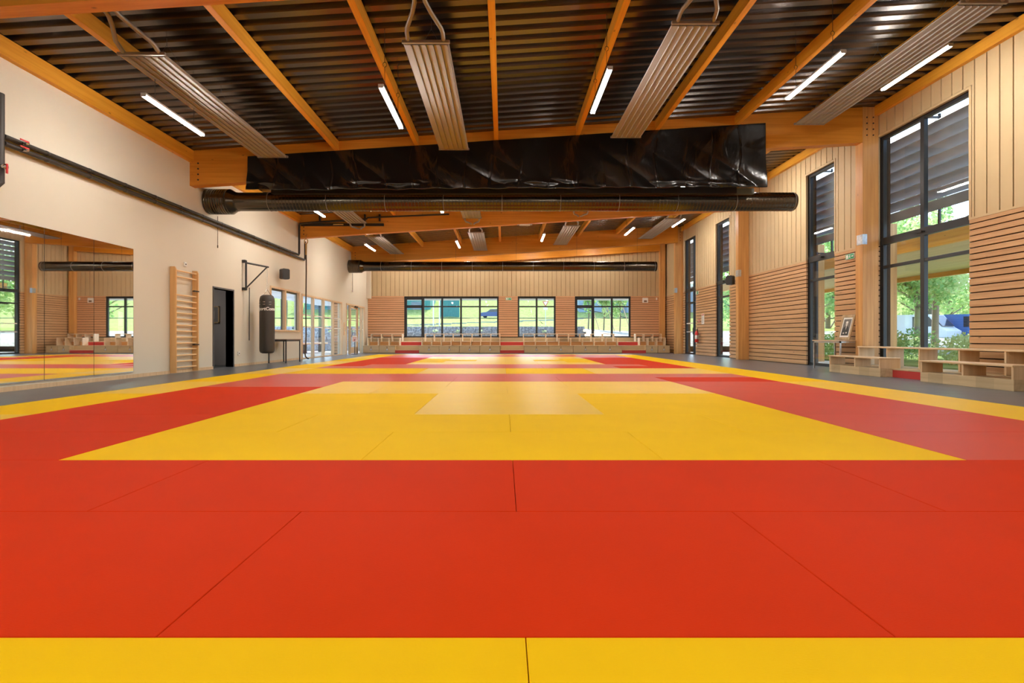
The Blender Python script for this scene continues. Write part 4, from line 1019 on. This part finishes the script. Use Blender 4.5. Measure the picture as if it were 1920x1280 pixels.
o = MB().tube([(8.0, 58, 4.2), (16, 58, 2.6)], .05, 6).tube([(8.2, 58, 4.1), (8.2, 58, 2)], .04, 6).tube([(15.8, 58, 2.6), (15.8, 58, 2)], .04, 6).build('stair_rail', M['alu'], label='dark sloping handrail on the grass outside the right window', cat='rail')
for k in range(14):
    x = -60 + k * 9 + rt.uniform(-2, 2); y = rt.uniform(116, 135)
    tree((x, y, hgt(x, y) - .3), rt.uniform(7, 10), 3.4, 1100, .42, 'leafy tree on the hill beyond the road, %s from the left' % (ORD + ['thirteenth', 'fourteenth'])[k], trunk=.3, base=.12, grp='trees on the hill')
# eaves
mb = MB(); mb.box(XL - 1, XR + .3, YF + .27, YF + 1.6, 2.93, 3.15); mb.build('trim_2', M['extw'], kind='structure')
# right side: louvres, canopy, posts, hedge, trees
for (a, b, lab) in ((9.55, 12.3, 'tall double window'), (13.55, 15.15, 'second window'), (19.95, 21.55, 'narrow third window'), (23.5, 25.25, 'glazed exit door'), (1.0, 3.8, 'window right of the viewer')):
    t = empty('sun_louvre', (9.35, a, 0), label='outside bank of tilted wooden louvre blades above the %s' % lab, cat='louvre', group='outside sun louvres')
    b += 1.1 if b - a < 2 else .6
    for k in range(8):
        z = 3.70 + k * .245; m_ = MB(); m_.obox((.1, (b - a) / 2, z), (.085, 0, -.085), (0, (b - a) / 2, 0), (.012, 0, .012)); m_.build('blade', M['blade'], t)
    m_ = MB(); 
    for y in (0.02, b - a - .02) + (((b - a) / 2,) if b - a > 2 else ()): m_.box(.17, .21, y - .02, y + .02, 3.2, 5.7); m_.box(-.2, .2, y - .02, y + .02, 3.22, 3.26); m_.box(-.2, .2, y - .02, y + .02, 5.6, 5.64)
    m_.build('carrier', M['alu'], t)
t = empty('canopy', (9.2, 4.0, 0), label='outside timber canopy running along the right side of the hall', cat='canopy')
m_ = MB(); m_.prism([(2.2, 3, 3.35), (5.2, 3, 2.95), (5.2, 3, 3.1), (2.2, 3, 3.5)], (0, 20, 0)); m_.build('soffit_boards', M['soffit'], t)
m_ = MB(); m_.box(2.15, 2.27, 3, 23, 3.2, 3.65); m_.box(5.2, 5.3, 3, 23, 2.8, 3.2); m_.build('edge_beam', M['glulamY'], t)
for k, y in enumerate((.5, 3.65, 6.8, 9.95, 13.1, 16.25)):
    m_ = MB(); m_.box(1.28, 1.5, y - .0, y + .22, 0, 3.9); m_.build('post', M['glulamZ'], t)
for y in (12.35, 15.3):
    mb = MB(); mb.box(9.16, 9.30 if y < 13 else 9.39, y, y + .08, 0, 3.35); o = mb.build('wall_fin', M['alu'], label='dark grey outside fin beside the %s' % ('tall double window' if y < 13 else 'second window'), cat='fin')
t = empty('hedge', (0, 0, 0), label='leafy pale green hedge right outside the tall double window', cat='hedge')
mb = MB(); rn = random.Random(9)
for k in range(26): leaves(mb, (rn.uniform(12.6, 15.2), 11.6 + k * .42, rn.uniform(.3, .75)), (.65, .6, .5), 520, .05, rn, k % 2)
mb.build('foliage', [M['leaf'], M['leafy']], t)
mb = MB(); mb.box(11.5, 19, 9.5, 24, -.02, .03); mb.build('lawn', M['grass'], kind='structure')
k = 0
for (x, y, h, c) in ((16.2, 20.1, 6.0, 1.7), (18.4, 21.9, 7.5, 1.9), (16.0, 27.4, 6, 2.2), (23.5, 34, 9, 3.6), (31.5, 38, 10, 4.2), (40, 46, 11, 4.6), (30, 47.5, 11, 4.6), (20.5, 44, 10, 4.2), (34, 28.5, 9, 4.2), (27, 20.5, 8, 3), (43.5, 34, 10, 4.6)):
    tree((x, y, -.02), h, c, 6500 if k < 3 else 6500, .075 if k < 3 else .15, 'leafy tree outside the right windows, %s from the hall' % ORD[k], trunk=.14 if k < 3 else .25, base=.28 if k < 3 else .12, grp='trees right of the hall'); k += 1
# left side terrace
t = empty('outdoor_bench', (-10.2, 19.5, 0), label='long wooden bench outside the left glazing', cat='bench')
m_ = MB(); m_.box(0, .45, 0, 9, .45, .52); m_.build('seat', M['birch'], t); m_ = MB()
for y in (0.3, 3, 6, 8.6): m_ = MB(); m_.box(.05, .4, y, y + .1, 0, .45); m_.build('leg', M['alu'], t)
t = empty('louvred_pergola', (-10.6, 19.0, 0), label='pergola with pale roof slats outside the left glazing', cat='pergola')
m_ = MB()
for k in range(26): m_.box(-.0, 2.7, k * .42, k * .42 + .18, 2.62, 2.68)
m_.build('slats', M['extw'], t)
for y in (.5, 5.4, 10.4): m_ = MB(); m_.box(0, .12, y, y + .12, 0, 2.62); m_.build('post', M['alu'], t)
t = empty('slatted_screen', (-8.1, 24.2, 0), label='small timber slat screen outside the last pane of the left glazing', cat='screen')
m_ = MB()
for k in range(17): m_.box(0, .46, 0, .03, .05 + k * .138, .17 + k * .138)
m_.build('slats', M['slatF'], t); m_ = MB(); m_.box(0, .46, .03, .06, 0, 2.5); m_.build('backing', M['groove'], t)
for k, (x, y, h, c) in enumerate(((-17, 40, 6, 2.6), (-24, 46, 8, 3.4), (-13.5, 52, 7, 3))):
    tree((x, y, hgt(x, y) - .1), h, c, 1500, .2, 'leafy tree on the slope seen through the left glazing, %s' % ['near one', 'leftmost', 'farther one'][k], grp='trees left of the hall')
